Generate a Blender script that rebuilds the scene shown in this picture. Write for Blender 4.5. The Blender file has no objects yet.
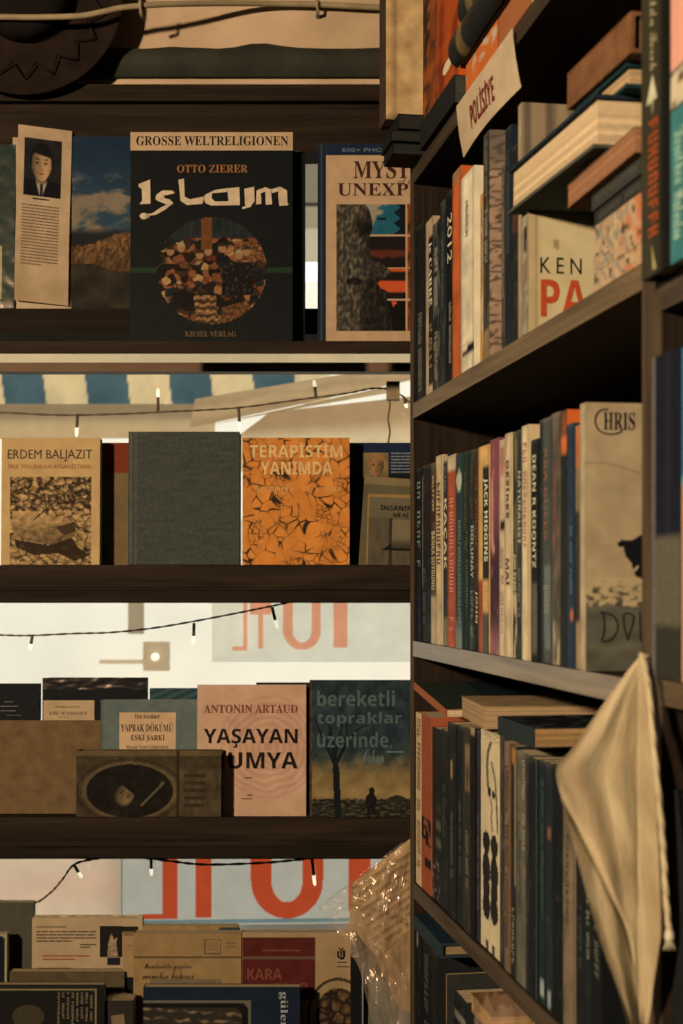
import bpy, math, random
from mathutils import Vector, Matrix, noise

random.seed(7)
C = bpy.context.scene.collection
SC = bpy.context.scene

# ---------------------------------------------------------------- camera frame
F, CX, HY, HC = 1423.0, 341.5, 588.0, 1.45        # focal length in px, principal point, eye height
def at(px, py, Y):
    return Vector(((px - CX) / F * Y, Y, HC + (HY - py) / F * Y))
def zat(py, Y): return HC + (HY - py) / F * Y
def xat(px, Y): return (px - CX) / F * Y

# bookcase frame: t runs from the window end towards the viewer, v runs into the case
SL = 0.1606
NRM = math.hypot(1, SL)
P0 = Vector(((413 - CX) / F * 1.58, 1.58))
U = Vector((SL / NRM, -1 / NRM)); V = Vector((1 / NRM, SL / NRM))
BROT = math.atan2(U.y, U.x)
def bp(t, v, z=0.0): return Vector((P0.x + t * U.x + v * V.x, P0.y + t * U.y + v * V.y, z))
def pxt(px, v=0.0):
    k = (px - CX) / F
    return (k * (P0.y + v * V.y) - P0.x - v * V.x) / (U.x - k * U.y)
def pxz(py, t, v=0.0): return HC + (HY - py) / F * bp(t, v).y

# ---------------------------------------------------------------- colour
ILL = (0.96, 0.565, 0.325)                          # what the warm lamp leaves of a white page
def lin(c):
    c = c / 255.0
    return c / 12.92 if c <= 0.04045 else ((c + 0.055) / 1.055) ** 2.4
TONE = (0.82, 0.78, 0.70)                           # darkens and warms all colours; stands in for weaker light at left
def obs(rgb, k=1.0):
    return tuple(min(0.86, max(0.004, k * lin(rgb[i] * TONE[i]) / ILL[i])) for i in range(3))
def raw(rgb): return tuple(lin(c) for c in rgb)
def mix(a, b, t):
    t = 0 if t < 0 else 1 if t > 1 else t
    return tuple(a[i] + (b[i] - a[i]) * t for i in range(3))
def sstep(a, b, x):
    t = (x - a) / (b - a); t = 0 if t < 0 else 1 if t > 1 else t
    return t * t * (3 - 2 * t)
def fbm(x, y, z=0.0, o=4): return noise.fractal(Vector((x, y, z)), 0.9, 2.1, o)
def n2(x, y, z=0.0): return noise.noise(Vector((x, y, z)))
def cell(x, y, z=0.0): return noise.voronoi(Vector((x, y, z)))
def inpoly(x, y, P):
    r = False; j = len(P) - 1
    for i in range(len(P)):
        if (P[i][1] > y) != (P[j][1] > y) and x < (P[j][0] - P[i][0]) * (y - P[i][1]) / (P[j][1] - P[i][1]) + P[i][0]:
            r = not r
        j = i
    return r
def segd(x, y, a, b):
    dx, dy = b[0] - a[0], b[1] - a[1]
    t = ((x - a[0]) * dx + (y - a[1]) * dy) / (dx * dx + dy * dy + 1e-9)
    t = 0 if t < 0 else 1 if t > 1 else t
    return math.hypot(x - a[0] - t * dx, y - a[1] - t * dy)

# ---------------------------------------------------------------- materials
def newmat(name):
    m = bpy.data.materials.new(name); m.use_nodes = True
    nt = m.node_tree; bs = nt.nodes['Principled BSDF']
    return m, nt, bs
def colmat(name, rough=0.6, grain=60.0, amount=0.16, bump=0.0, bscale=300.0, spec=0.06, coat=0.0, transl=0.0):
    """printed surface: colour attribute, mottled by noise so that it looks handled and old"""
    m, nt, bs = newmat(name)
    N = nt.nodes.new; L = nt.links.new
    at_ = N('ShaderNodeAttribute'); at_.attribute_name = 'Col'
    tc = N('ShaderNodeTexCoord')
    nz = N('ShaderNodeTexNoise'); nz.inputs['Scale'].default_value = grain; nz.inputs['Detail'].default_value = 5
    L(tc.outputs['Object'], nz.inputs['Vector'])
    mr = N('ShaderNodeMapRange'); mr.inputs['From Min'].default_value = 0.25; mr.inputs['From Max'].default_value = 0.75
    mr.inputs['To Min'].default_value = 1 - amount; mr.inputs['To Max'].default_value = 1 + amount
    L(nz.outputs['Fac'], mr.inputs['Value'])
    mx = N('ShaderNodeVectorMath'); mx.operation = 'SCALE'
    L(at_.outputs['Color'], mx.inputs[0]); L(mr.outputs['Result'], mx.inputs['Scale'])
    L(mx.outputs['Vector'], bs.inputs['Base Color'])
    bs.inputs['Roughness'].default_value = rough
    bs.inputs['Specular IOR Level'].default_value = spec
    if coat: bs.inputs['Coat Weight'].default_value = coat; bs.inputs['Coat Roughness'].default_value = 0.15
    if bump:
        n3 = N('ShaderNodeTexNoise'); n3.inputs['Scale'].default_value = bscale; n3.inputs['Detail'].default_value = 3
        L(tc.outputs['Object'], n3.inputs['Vector'])
        b = N('ShaderNodeBump'); b.inputs['Strength'].default_value = bump; b.inputs['Distance'].default_value = 0.001
        L(n3.outputs['Fac'], b.inputs['Height']); L(b.outputs['Normal'], bs.inputs['Normal'])
    if transl:
        tr = N('ShaderNodeBsdfTranslucent'); L(mx.outputs['Vector'], tr.inputs['Color'])
        ms = N('ShaderNodeMixShader'); ms.inputs['Fac'].default_value = transl
        L(bs.outputs['BSDF'], ms.inputs[1]); L(tr.outputs['BSDF'], ms.inputs[2])
        L(ms.outputs['Shader'], nt.nodes['Material Output'].inputs['Surface'])
    return m
def wood(name, dark, light, axis='X', rough=0.6, spec=0.06):
    m, nt, bs = newmat(name)
    N = nt.nodes.new; L = nt.links.new
    tc = N('ShaderNodeTexCoord'); mp = N('ShaderNodeMapping')
    sc = {'X': (1.2, 26, 26), 'Y': (26, 1.2, 26), 'Z': (26, 26, 1.2)}[axis]
    mp.inputs['Scale'].default_value = sc
    L(tc.outputs['Object'], mp.inputs['Vector'])
    nz = N('ShaderNodeTexNoise'); nz.inputs['Scale'].default_value = 2.2; nz.inputs['Detail'].default_value = 7; nz.inputs['Distortion'].default_value = 1.6
    L(mp.outputs['Vector'], nz.inputs['Vector'])
    cr = N('ShaderNodeValToRGB')
    cr.color_ramp.elements[0].position = 0.32; cr.color_ramp.elements[0].color = (*dark, 1)
    cr.color_ramp.elements[1].position = 0.68; cr.color_ramp.elements[1].color = (*light, 1)
    L(nz.outputs['Fac'], cr.inputs['Fac']); L(cr.outputs['Color'], bs.inputs['Base Color'])
    b = N('ShaderNodeBump'); b.inputs['Strength'].default_value = 0.25; b.inputs['Distance'].default_value = 0.001
    L(nz.outputs['Fac'], b.inputs['Height']); L(b.outputs['Normal'], bs.inputs['Normal'])
    bs.inputs['Roughness'].default_value = rough; bs.inputs['Specular IOR Level'].default_value = spec
    return m
def noisy(name, a, b, scale=8.0, rough=0.8, bump=0.0, spec=0.1):
    m, nt, bs = newmat(name)
    N = nt.nodes.new; L = nt.links.new
    tc = N('ShaderNodeTexCoord')
    nz = N('ShaderNodeTexNoise'); nz.inputs['Scale'].default_value = scale; nz.inputs['Detail'].default_value = 6
    L(tc.outputs['Object'], nz.inputs['Vector'])
    cr = N('ShaderNodeValToRGB')
    cr.color_ramp.elements[0].position = 0.3; cr.color_ramp.elements[0].color = (*a, 1)
    cr.color_ramp.elements[1].position = 0.7; cr.color_ramp.elements[1].color = (*b, 1)
    L(nz.outputs['Fac'], cr.inputs['Fac']); L(cr.outputs['Color'], bs.inputs['Base Color'])
    bs.inputs['Roughness'].default_value = rough; bs.inputs['Specular IOR Level'].default_value = spec
    if bump:
        bm = N('ShaderNodeBump'); bm.inputs['Strength'].default_value = bump; bm.inputs['Distance'].default_value = 0.004
        L(nz.outputs['Fac'], bm.inputs['Height']); L(bm.outputs['Normal'], bs.inputs['Normal'])
    return m
def clear(name, tint, gloss, rough, bump=0.0, bscale=40.0, base=0.03, haze=0.0):
    """glass and clear plastic film: see-through, with a fresnel sheen"""
    m, nt, bs = newmat(name)
    N = nt.nodes.new; L = nt.links.new
    tr = N('ShaderNodeBsdfTransparent'); tr.inputs['Color'].default_value = (*tint, 1)
    gl = N('ShaderNodeBsdfGlossy'); gl.inputs['Roughness'].default_value = rough
    lw = N('ShaderNodeLayerWeight'); lw.inputs['Blend'].default_value = 0.3
    mr = N('ShaderNodeMapRange'); mr.inputs['To Min'].default_value = base; mr.inputs['To Max'].default_value = gloss
    L(lw.outputs['Facing'], mr.inputs['Value'])
    ms = N('ShaderNodeMixShader'); L(mr.outputs['Result'], ms.inputs['Fac'])
    L(tr.outputs['BSDF'], ms.inputs[1]); L(gl.outputs['BSDF'], ms.inputs[2])
    L(ms.outputs['Shader'], nt.nodes['Material Output'].inputs['Surface'])
    if haze:
        df = N('ShaderNodeBsdfDiffuse'); df.inputs['Color'].default_value = (.8, .76, .68, 1); m2 = N('ShaderNodeMixShader'); m2.inputs['Fac'].default_value = haze
        L(ms.outputs['Shader'], m2.inputs[1]); L(df.outputs['BSDF'], m2.inputs[2]); L(m2.outputs['Shader'], nt.nodes['Material Output'].inputs['Surface'])
    if bump:
        tc = N('ShaderNodeTexCoord'); nz = N('ShaderNodeTexNoise'); nz.inputs['Scale'].default_value = bscale; nz.inputs['Detail'].default_value = 3
        L(tc.outputs['Object'], nz.inputs['Vector'])
        b = N('ShaderNodeBump'); b.inputs['Strength'].default_value = bump; b.inputs['Distance'].default_value = 0.01
        L(nz.outputs['Fac'], b.inputs['Height']); L(b.outputs['Normal'], gl.inputs['Normal']); L(b.outputs['Normal'], lw.inputs['Normal'])
    return m

M = {}
M['paper'] = colmat('printed_paper', 0.62, 45, 0.14)
M['gloss'] = colmat('laminated_cover', 0.55, 50, 0.10, spec=0.045)
M['cloth'] = colmat('book_cloth', 0.85, 240, 0.22, bump=0.5, bscale=700)
M['leather'] = colmat('book_leather', 0.5, 60, 0.35, bump=0.5, bscale=260)
M['worn'] = colmat('worn_paper', 0.8, 55, 0.30, bump=0.3, bscale=200)
M['pages'] = colmat('page_block', 0.85, 180, 0.10)
M['ink'] = colmat('printing_ink', 0.5, 90, 0.16)
M['canvas'] = colmat('thin_canvas', 0.8, 25, 0.08, transl=0.88)
M['fabric'] = colmat('cream_fabric', 0.85, 28, 0.16, bump=0.5, bscale=500, transl=0.25)
M['oldpage'] = colmat('old_page', 0.8, 30, 0.25)
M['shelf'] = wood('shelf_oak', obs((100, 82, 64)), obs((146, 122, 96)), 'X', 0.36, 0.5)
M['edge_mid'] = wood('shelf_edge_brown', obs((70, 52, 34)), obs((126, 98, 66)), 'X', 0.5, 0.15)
M['panel'] = wood('case_panel', obs((27, 18, 12)), obs((50, 35, 24)), 'Z')
M['board'] = wood('case_board', obs((30, 21, 14)), obs((54, 39, 26)), 'X')
M['edge_z'] = wood('upright_edge', obs((54, 40, 27)), obs((86, 65, 45)), 'Z')
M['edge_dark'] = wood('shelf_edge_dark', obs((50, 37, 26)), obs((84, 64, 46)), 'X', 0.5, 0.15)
M['apron'] = wood('plank_apron', obs((17, 12, 8)), obs((38, 27, 18)), 'X')
M['backpanel'] = wood('case_back', (0.010, 0.007, 0.005), (0.018, 0.013, 0.009), 'Z', 0.8, 0.05)
M['plank'] = wood('display_plank', obs((24, 17, 11)), obs((50, 36, 23)), 'X', 0.6, 0.05)
M['darkplank'] = wood('dark_rail', obs((17, 12, 8)), obs((32, 22, 14)), 'X', 0.6, 0.05)
M['plaster'] = noisy('plaster', obs((196, 154, 116)), obs((222, 178, 138)), 14, 0.9, 0.35)
M['olive'] = noisy('olive_band', obs((44, 42, 32)), obs((62, 58, 44)), 20, 0.8, 0.2)
M['roomwall'] = noisy('room_wall', (0.035, 0.026, 0.018), (0.05, 0.038, 0.027), 5, 0.9)
M['floor'] = wood('floor_boards', (0.012, 0.008, 0.006), (0.03, 0.02, 0.014), 'Y')
M['glass'] = clear('window_glass', (0.97, 0.98, 0.97), 0.5, 0.02, base=0.015)
M['film'] = clear('clear_film', (0.985, 0.98, 0.96), 0.45, 0.20, bump=0.8, bscale=9, base=0.05, haze=0.07)
M['wrap'] = clear('cover_wrap', (0.97, 0.97, 0.96), 0.35, 0.22, bump=0.25, bscale=14, base=0.02)
M['cable'] = noisy('cable_sheath', obs((150, 122, 88)), obs((176, 146, 106)), 40, 0.5)
M['wire'] = noisy('thin_wire', (0.07, 0.07, 0.05), (0.13, 0.12, 0.09), 60, 0.5)
M['hat'] = noisy('hat_felt', obs((30, 20, 14)), obs((46, 31, 21)), 30, 0.9, 0.2, 0.03)
M['hatdark'] = noisy('hat_crown', obs((18, 14, 11)), obs((26, 20, 15)), 30, 0.9, 0.2)
M['thread'] = noisy('dark_thread', (0.008, 0.006, 0.005), (0.015, 0.012, 0.01), 60, 0.6)
M['steel'] = noisy('dull_steel', (0.30, 0.29, 0.26), (0.42, 0.40, 0.36), 30, 0.4)
M['street'] = noisy('street_render', (0.75, 0.70, 0.62), (0.82, 0.78, 0.70), 2.0, 0.9)
M['ground'] = noisy('street_paving', (0.10, 0.09, 0.08), (0.15, 0.14, 0.12), 3.0, 0.9)
M['framepaint'] = noisy('frame_paint', (0.09, 0.07, 0.05), (0.13, 0.10, 0.075), 12, 0.5)
m_, nt_, bs_ = newmat('bulb_glass')
bs_.inputs['Base Color'].default_value = (0.9, 0.85, 0.7, 1); bs_.inputs['Roughness'].default_value = 0.15
bs_.inputs['Emission Color'].default_value = (1, 0.9, 0.65, 1); bs_.inputs['Emission Strength'].default_value = 0.9
M['bulb'] = m_

# ---------------------------------------------------------------- mesh building
class MB:
    def __init__(s): s.v = []; s.f = []; s.c = []; s.sm = []
    def face(s, pts, col, smooth=False):
        b = len(s.v); s.v += [Vector(p) for p in pts]
        s.f.append(list(range(b, b + len(pts)))); s.c.append([col] * len(pts) if not isinstance(col, list) else col); s.sm.append(smooth)
    def box(s, lo, hi, col=(0.5, 0.5, 0.5), skip=''):
        x0, y0, z0 = lo; x1, y1, z1 = hi
        P = [Vector(p) for p in ((x0,y0,z0),(x1,y0,z0),(x1,y1,z0),(x0,y1,z0),(x0,y0,z1),(x1,y0,z1),(x1,y1,z1),(x0,y1,z1))]
        b = len(s.v); s.v += P
        for k, q in (('b',(0,3,2,1)),('t',(4,5,6,7)),('f',(0,1,5,4)),('r',(1,2,6,5)),('k',(2,3,7,6)),('l',(3,0,4,7))):
            if k in skip: continue
            s.f.append([b + i for i in q]); s.c.append([col] * 4); s.sm.append(False)
    def grid(s, pos, nu, nv, colf, smooth=False):
        b = len(s.v); cc = []
        for j in range(nv + 1):
            for i in range(nu + 1):
                u, v = i / nu, j / nv
                s.v.append(Vector(pos(u, v))); cc.append(colf(u, v) if callable(colf) else colf)
        for j in range(nv):
            for i in range(nu):
                a = j * (nu + 1) + i; q = (a, a + 1, a + nu + 2, a + nu + 1)
                s.f.append([b + k for k in q]); s.c.append([cc[k] for k in q]); s.sm.append(smooth)
    def tube(s, pts, r, col=(0.5,0.5,0.5), n=8, caps=True):
        pts = [Vector(p) for p in pts]; rings = []; b = len(s.v)
        for i, p in enumerate(pts):
            d = (pts[min(i + 1, len(pts) - 1)] - pts[max(i - 1, 0)]).normalized()
            a = Vector((0, 0, 1)) if abs(d.z) < 0.9 else Vector((1, 0, 0))
            e1 = d.cross(a).normalized(); e2 = d.cross(e1)
            rr = r(i / (len(pts) - 1)) if callable(r) else r
            for k in range(n):
                th = 2 * math.pi * k / n
                s.v.append(p + (e1 * math.cos(th) + e2 * math.sin(th)) * rr)
        for i in range(len(pts) - 1):
            for k in range(n):
                s.f.append([b + i*n + k, b + i*n + (k+1) % n, b + (i+1)*n + (k+1) % n, b + (i+1)*n + k]); s.c.append([col]*4); s.sm.append(True)
        if caps:
            s.f.append([b + k for k in range(n)][::-1]); s.c.append([col]*n); s.sm.append(False)
            e = b + (len(pts) - 1) * n
            s.f.append([e + k for k in range(n)]); s.c.append([col]*n); s.sm.append(False)
    def lathe(s, prof, mapf, n=48, col=(0.5,0.5,0.5)):
        b = len(s.v)
        for (r, h) in prof:
            for k in range(n):
                th = 2 * math.pi * k / n; s.v.append(Vector(mapf(r * math.cos(th), r * math.sin(th), h)))
        for i in range(len(prof) - 1):
            for k in range(n):
                s.f.append([b+i*n+k, b+i*n+(k+1)%n, b+(i+1)*n+(k+1)%n, b+(i+1)*n+k]); s.c.append([col]*4); s.sm.append(True)
    def build(s, name, mat, parent=None):
        me = bpy.data.meshes.new(name)
        me.from_pydata([tuple(p) for p in s.v], [], s.f)
        a = me.color_attributes.new('Col', 'FLOAT_COLOR', 'CORNER')
        flat = []
        for c in s.c:
            for q in c: flat += (q[0], q[1], q[2], 1.0)
        a.data.foreach_set('color', flat)
        me.polygons.foreach_set('use_smooth', s.sm)
        me.materials.append(M[mat] if isinstance(mat, str) else mat)
        me.update()
        o = bpy.data.objects.new(name, me); C.objects.link(o)
        if parent: o.parent = parent
        return o
def thing(name, label, cat, loc=(0,0,0), rot=(0,0,0), group=None):
    o = bpy.data.objects.new(name, None); C.objects.link(o); o.empty_display_size = 0.02
    o.location = loc; o.rotation_euler = rot
    o['label'] = label; o['category'] = cat
    if group: o['group'] = group
    return o
def tag(o, label, cat, group=None):
    o['label'] = label; o['category'] = cat
    if group: o['group'] = group
    return o
def struct(o):
    o['kind'] = 'structure'; return o

# ---------------------------------------------------------------- lettering
STY = {'serif': (0x1D400, 0x1D41A), 'ital': (0x1D434, 0x1D44E), 'script': (0x1D4D0, 0x1D4EA), 'mono': (0x1D670, 0x1D68A), 'bold': (0x1D5D4, 0x1D5EE), 'sans': None}
DIA = {'İ':('I','dot'),'Ö':('O','dd'),'Ü':('U','dd'),'Ş':('S','ced'),'Ç':('C','ced'),'Ğ':('G','bar'),'É':('E','ac'),'ö':('o','dd'),'ü':('u','dd'),'ş':('s','ced')}
def glyphs(s, sty):
    b = STY[sty]
    if not b: return s
    return ''.join(chr(b[0] + ord(c) - 65) if 'A' <= c <= 'Z' else chr(b[1] + ord(c) - 97) if 'a' <= c <= 'z' else c for c in s)
_tc = {}
def text_raw(s, sty):
    """outline of a line of text as flat triangles, scaled into the unit square"""
    if (s, sty) in _tc: return _tc[(s, sty)]
    base = ''.join(DIA[c][0] if c in DIA and sty != 'sans' else c for c in s)
    cu = bpy.data.curves.new('lettering', 'FONT'); cu.size = 1.0; cu.resolution_u = 2
    ob = bpy.data.objects.new('lettering', cu)
    def mesh_of(body):
        cu.body = body
        return bpy.data.meshes.new_from_object(ob)
    def wid(body):
        me = mesh_of(body); x = max((v.co.x for v in me.vertices), default=0); bpy.data.meshes.remove(me); return x
    me = mesh_of(glyphs(base, sty))
    vs = [(v.co.x, v.co.y) for v in me.vertices]; fs = [list(p.vertices) for p in me.polygons]
    bpy.data.meshes.remove(me)
    if sty != 'sans':
        for i, c in enumerate(s):
            if c not in DIA: continue
            x0 = wid(glyphs(base[:i], sty) ) if i else 0.0
            x1 = wid(glyphs(base[:i+1], sty)); xc = (x0 + x1) / 2 + 0.02
            def sq(x, y, w, h):
                b = len(vs); vs.extend(((x-w,y-h),(x+w,y-h),(x+w,y+h),(x-w,y+h))); fs.append([b,b+1,b+2,b+3])
            k = DIA[c][1]; top = 0.80 if c.isupper() else 0.62
            if k == 'dot': sq(xc, top, .06, .06)
            if k == 'dd': sq(xc-.13, top, .055, .055); sq(xc+.13, top, .055, .055)
            if k == 'ced': sq(xc, -.1, .05, .09); sq(xc-.06, -.19, .08, .03)
            if k == 'bar': sq(xc, top, .16, .04)
            if k == 'ac': sq(xc+.04, top, .12, .04)
    bpy.data.objects.remove(ob); bpy.data.curves.remove(cu)
    xs = [p[0] for p in vs] or [0, 1]; ys = [p[1] for p in vs] or [0, 1]
    x0, x1, y0, y1 = min(xs), max(xs), min(ys), max(ys)
    r = ([((p[0]-x0)/(x1-x0+1e-9), (p[1]-y0)/(y1-y0+1e-9)) for p in vs], fs)
    _tc[(s, sty)] = r
    return r
def put_text(mb, s, sty, mapf, col):
    vs, fs = text_raw(s, sty); b = len(mb.v)
    mb.v += [Vector(mapf(u, v)) for u, v in vs]
    for f in fs:
        mb.f.append([b + i for i in f]); mb.c.append([col] * len(f)); mb.sm.append(False)
def put_marks(mb, mapf, n, col, rnd):
    """worn, unreadable letters: little strokes with gaps"""
    u = 0.0; w = 1.0 / n
    for i in range(n):
        if rnd.random() < 0.14: continue
        a, b = (i + .12) * w, (i + .82) * w
        k = rnd.randint(0, 4)
        R = [(a, 0, a + .22 * w, 1)]
        if k in (0, 1, 4): R.append((b - .22 * w, 0, b, 1))
        if k in (0, 2): R.append((a, .82, b, 1))
        if k in (1, 2, 3): R.append((a, .42, b, .58))
        if k in (3, 4): R.append((a, 0, b, .16))
        for x0, y0, x1, y1 in R:
            mb.face([mapf(x0, y0), mapf(x1, y0), mapf(x1, y1), mapf(x0, y1)], col)
def put_lines(mb, mapf, nl, col, rnd, last=0.6, wl=14):
    """a paragraph too small to read: broken lines"""
    for j in range(nl):
        v1 = 1 - j / nl; v0 = v1 - 0.42 / nl; u = 0.0; end = last if j == nl - 1 else 1.0
        while u < end - 0.02:
            w = min(end - u, rnd.uniform(.4, 1.4) / wl * 1.6)
            mb.face([mapf(u, v0), mapf(u + w, v0), mapf(u + w, v1), mapf(u, v1)], col); u += w + 0.016
# ---------------------------------------------------------------- books
PAGE = (196, 160, 118)
class Book:
    """a book: cover (two boards and a spine), a page block, lettering. local x = thickness (front cover at +x), y = width from the spine, z = height"""
    def __init__(s, name, label, loc, rot, T, W, H, cover, hard=False, mat='paper', page=PAGE, front=None, spine=None, back=None,
                 nf=None, ns=(3, 40), group=None, cat='book', rounded=False, fk=1.0):
        s.root = thing(name, label, cat, loc, rot, group); s.T, s.W, s.H = T, W, H
        s.rnd = random.Random(hash((round(T, 5), round(W, 5), round(H, 5))) & 0xffff)
        bt = min(0.0026 if hard else 0.0009, T * 0.3); co = obs(cover); bk = obs(back) if back else co
        m = MB()
        if front:
            m.box((T - bt, 0, 0), (T, W, H), co, 'r')
            nu, nv = nf or (max(6, int(W / 0.0018)), max(6, int(H / 0.0018)))
            m.grid(lambda u, v: (T, u * W, v * H), nu, nv, (lambda u, v: obs(front(u, v), fk)) if callable(front) else obs(front, fk))
        else: m.box((T - bt, 0, 0), (T, W, H), co)
        m.box((0, 0, 0), (bt, W, H), bk)
        if rounded:
            def sp(u, v):
                th = math.pi * u
                return (T / 2 - T / 2 * math.cos(th), -T * 0.22 * math.sin(th), v * H)
            m.grid(sp, 8, ns[1], (lambda u, v: obs(spine(u, v))) if spine else co, True)
            m.box((bt, 0, 0), (T - bt, bt, H), co)
        else:
            m.box((bt, 0, 0), (T - bt, bt, H), co, 'f')
            m.grid(lambda u, v: (u * T, -0.00005, v * H), ns[0], ns[1], (lambda u, v: obs(spine(u, v))) if spine else co)
        s.cover = m.build('cover', mat, s.root)
        m = MB(); e = 0.0035 if hard else 0.0005; pc = page; n = max(4, min(16, int(T / 0.0012)))
        x0, x1, y0, y1, z0, z1 = bt, T - bt, bt, W - e, e, H - e
        for i in range(n):
            k = s.rnd.uniform(.86, 1.06); c = obs(tuple(q * k for q in pc))
            m.box((x0 + (x1 - x0) * i / n, y0, z0), (x0 + (x1 - x0) * (i + 1) / n, y1, z1), c, ('' if i == 0 else 'l') + ('' if i == n - 1 else 'r'))
        s.pages = m.build('pages', 'pages', s.root)
    def fmap(s, a0, a1, b0, b1, up=0.0004):
        return lambda u, v: (s.T + up, a0 + u * (a1 - a0), b0 + v * (b1 - b0))
    def smap(s, s0, s1, f0, f1, down=True, up=0.0005):
        if down: return lambda u, v: (s.T * (s0 + (s1 - s0) * v), -up, s.H * (f1 - (f1 - f0) * u))
        return lambda u, v: (s.T * (s1 - (s1 - s0) * v), -up, s.H * (f0 + (f1 - f0) * u))
    def _put(s, name, mapf, text, sty, col, mat):
        m = MB(); put_text(m, text, sty, mapf, obs(col)); return m.build(name, mat, s.root)
    def spine_text(s, text, sty, f0, f1, col, s0=.25, s1=.75, name='spine_title', down=True):
        return s._put(name, s.smap(s0, s1, f0, f1, down), text, sty, col, 'ink')
    def spine_marks(s, f0, f1, n, col, s0=.28, s1=.72, name='spine_lettering', down=True):
        m = MB(); put_marks(m, s.smap(s0, s1, f0, f1, down), n, obs(col), s.rnd); return m.build(name, 'ink', s.root)
    # display books: boxes given in photo pixels at the cover's own depth
    def box(s, x0, y0, x1, y1):
        X = lambda x: (x - s.px[0]) / (s.px[1] - s.px[0]) * s.W
        Z = lambda y: (s.px[3] - y) / (s.px[3] - s.px[2]) * s.H
        return X(x0), X(x1), Z(y1), Z(y0)
    def text(s, text, sty, x0, y0, x1, y1, col, name='title', up=0.0006):
        return s._put(name, s.fmap(*s.box(x0, y0, x1, y1), up), text, sty, col, 'ink')
    def lines(s, x0, y0, x1, y1, nl, col, name='small_print', last=.6, wl=10, up=0.0006):
        m = MB(); put_lines(m, s.fmap(*s.box(x0, y0, x1, y1), up), nl, obs(col), s.rnd, last, wl); return m.build(name, 'ink', s.root)
    def panel(s, x0, y0, x1, y1, fn, name, mat='paper', up=0.0003, step=0.9, th=None):
        a0, a1, b0, b1 = s.box(x0, y0, x1, y1); mp = s.fmap(a0, a1, b0, b1, up); m = MB()
        nu, nv = max(1, int((x1 - x0) / step)), max(1, int((y1 - y0) / step))
        if callable(fn): m.grid(mp, nu, nv, lambda u, v: obs(fn(x0 + u * (x1 - x0), y1 - v * (y1 - y0))))
        else: m.grid(mp, 1, 1, obs(fn))
        return m.build(name, mat, s.root)
    def polys(s, plist, col, name, up=0.0006):
        m = MB()
        for P in plist:
            m.face([s.fmap(*([s.box(x, y, x, y)[0]] * 2), *([s.box(x, y, x, y)[2]] * 2), up)(0, 0) for x, y in P], obs(col))
        return m.build(name, 'ink', s.root)

def disp(name, label, x0, x1, yt, z0, Yf, T, cover, lean=0.04, roll=0.0, fn=None, step=0.9, **kw):
    """a book shown face-out on a window shelf; x0, x1, yt frame its front cover in the photo, z0 is the shelf it stands on"""
    W = (x1 - x0) / F * Yf; z1 = zat(yt, Yf); H = z1 - z0; yb = HY - (z0 - HC) / Yf * F
    if fn: kw['front'] = lambda u, v: fn(x0 + u * (x1 - x0), yb - v * (yb - yt)); kw['nf'] = (max(4, int((x1 - x0) / step)), max(4, int((yb - yt) / step)))
    b = Book(name, label, (xat(x0, Yf), Yf + T, z0 + 0.0004), (roll, -lean, -math.pi / 2), T, W, H, cover, **kw)
    b.px = (x0, x1, yt, yb)
    return b

# ---------------------------------------------------------------- the setting
ZA, ZB, ZC, ZD = zat(341, 1.80), zat(565, 1.80), zat(817.5, 1.80), 0.8347
def sbox(name, lo, hi, mat, **kw):
    m = MB(); m.box(lo, hi); o = m.build(name, mat); return struct(o)
sbox('floor', (-2.2, -1.6, -0.05), (1.3, 2.15, 0.0), 'floor')
sbox('ceiling', (-2.2, -1.6, 2.75), (1.3, 2.15, 2.8), 'roomwall')
sbox('wall_left', (-2.25, -1.6, 0), (-2.2, 2.15, 2.75), 'roomwall')
sbox('wall_right', (1.0, -1.6, 0), (1.05, 2.15, 2.75), 'roomwall')
sbox('wall_rear', (-2.2, -1.65, 0), (1.0, -1.6, 2.75), 'roomwall')
# window wall with the opening cut out, one mesh
m = MB()
OX0, OX1, OZ0, OZ1 = -1.35, 0.62, 0.74, zat(96, 1.95)
m.box((-2.2, 1.96, 0), (OX0, 2.1, 2.75)); m.box((OX1, 1.96, 0), (1.0, 2.1, 2.75))
m.box((OX0, 1.96, 0), (OX1, 2.1, OZ0)); m.box((OX0, 1.96, OZ1), (OX1, 2.1, 2.75))
struct(m.build('wall_window', 'plaster'))
# dark olive band raised across the plaster, rough upper edge
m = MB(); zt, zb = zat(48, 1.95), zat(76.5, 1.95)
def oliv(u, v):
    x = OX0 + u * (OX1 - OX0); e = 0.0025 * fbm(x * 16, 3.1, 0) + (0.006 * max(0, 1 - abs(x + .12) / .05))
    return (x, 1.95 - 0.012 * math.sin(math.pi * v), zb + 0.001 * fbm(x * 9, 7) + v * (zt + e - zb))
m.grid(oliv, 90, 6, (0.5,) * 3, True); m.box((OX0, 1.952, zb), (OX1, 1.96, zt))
struct(m.build('wall_band', 'olive'))
sbox('trim_2', (OX0, 1.925, zat(102, 1.93)), (OX1, 2.0, zat(85.5, 1.93)), 'plank')
sbox('trim_3', (OX0, 1.94, zat(151, 1.94)), (OX1, 2.0, zat(103, 1.94)), 'plank')
# the ledge (transom) behind the top display shelf, rails behind the lower ones
sbox('trim_4', (OX0, 1.885, 1.786), (OX1, 2.0, zat(308.5, 1.885)), 'darkplank')
sbox('trim_5', (OX0, 1.972, zat(603, 1.972)), (OX1, 2.0, ZB - 0.002), 'darkplank')
sbox('trim_6', (OX0, 1.972, zat(859, 1.972)), (OX1, 2.0, ZC - 0.012), 'darkplank')
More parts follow.
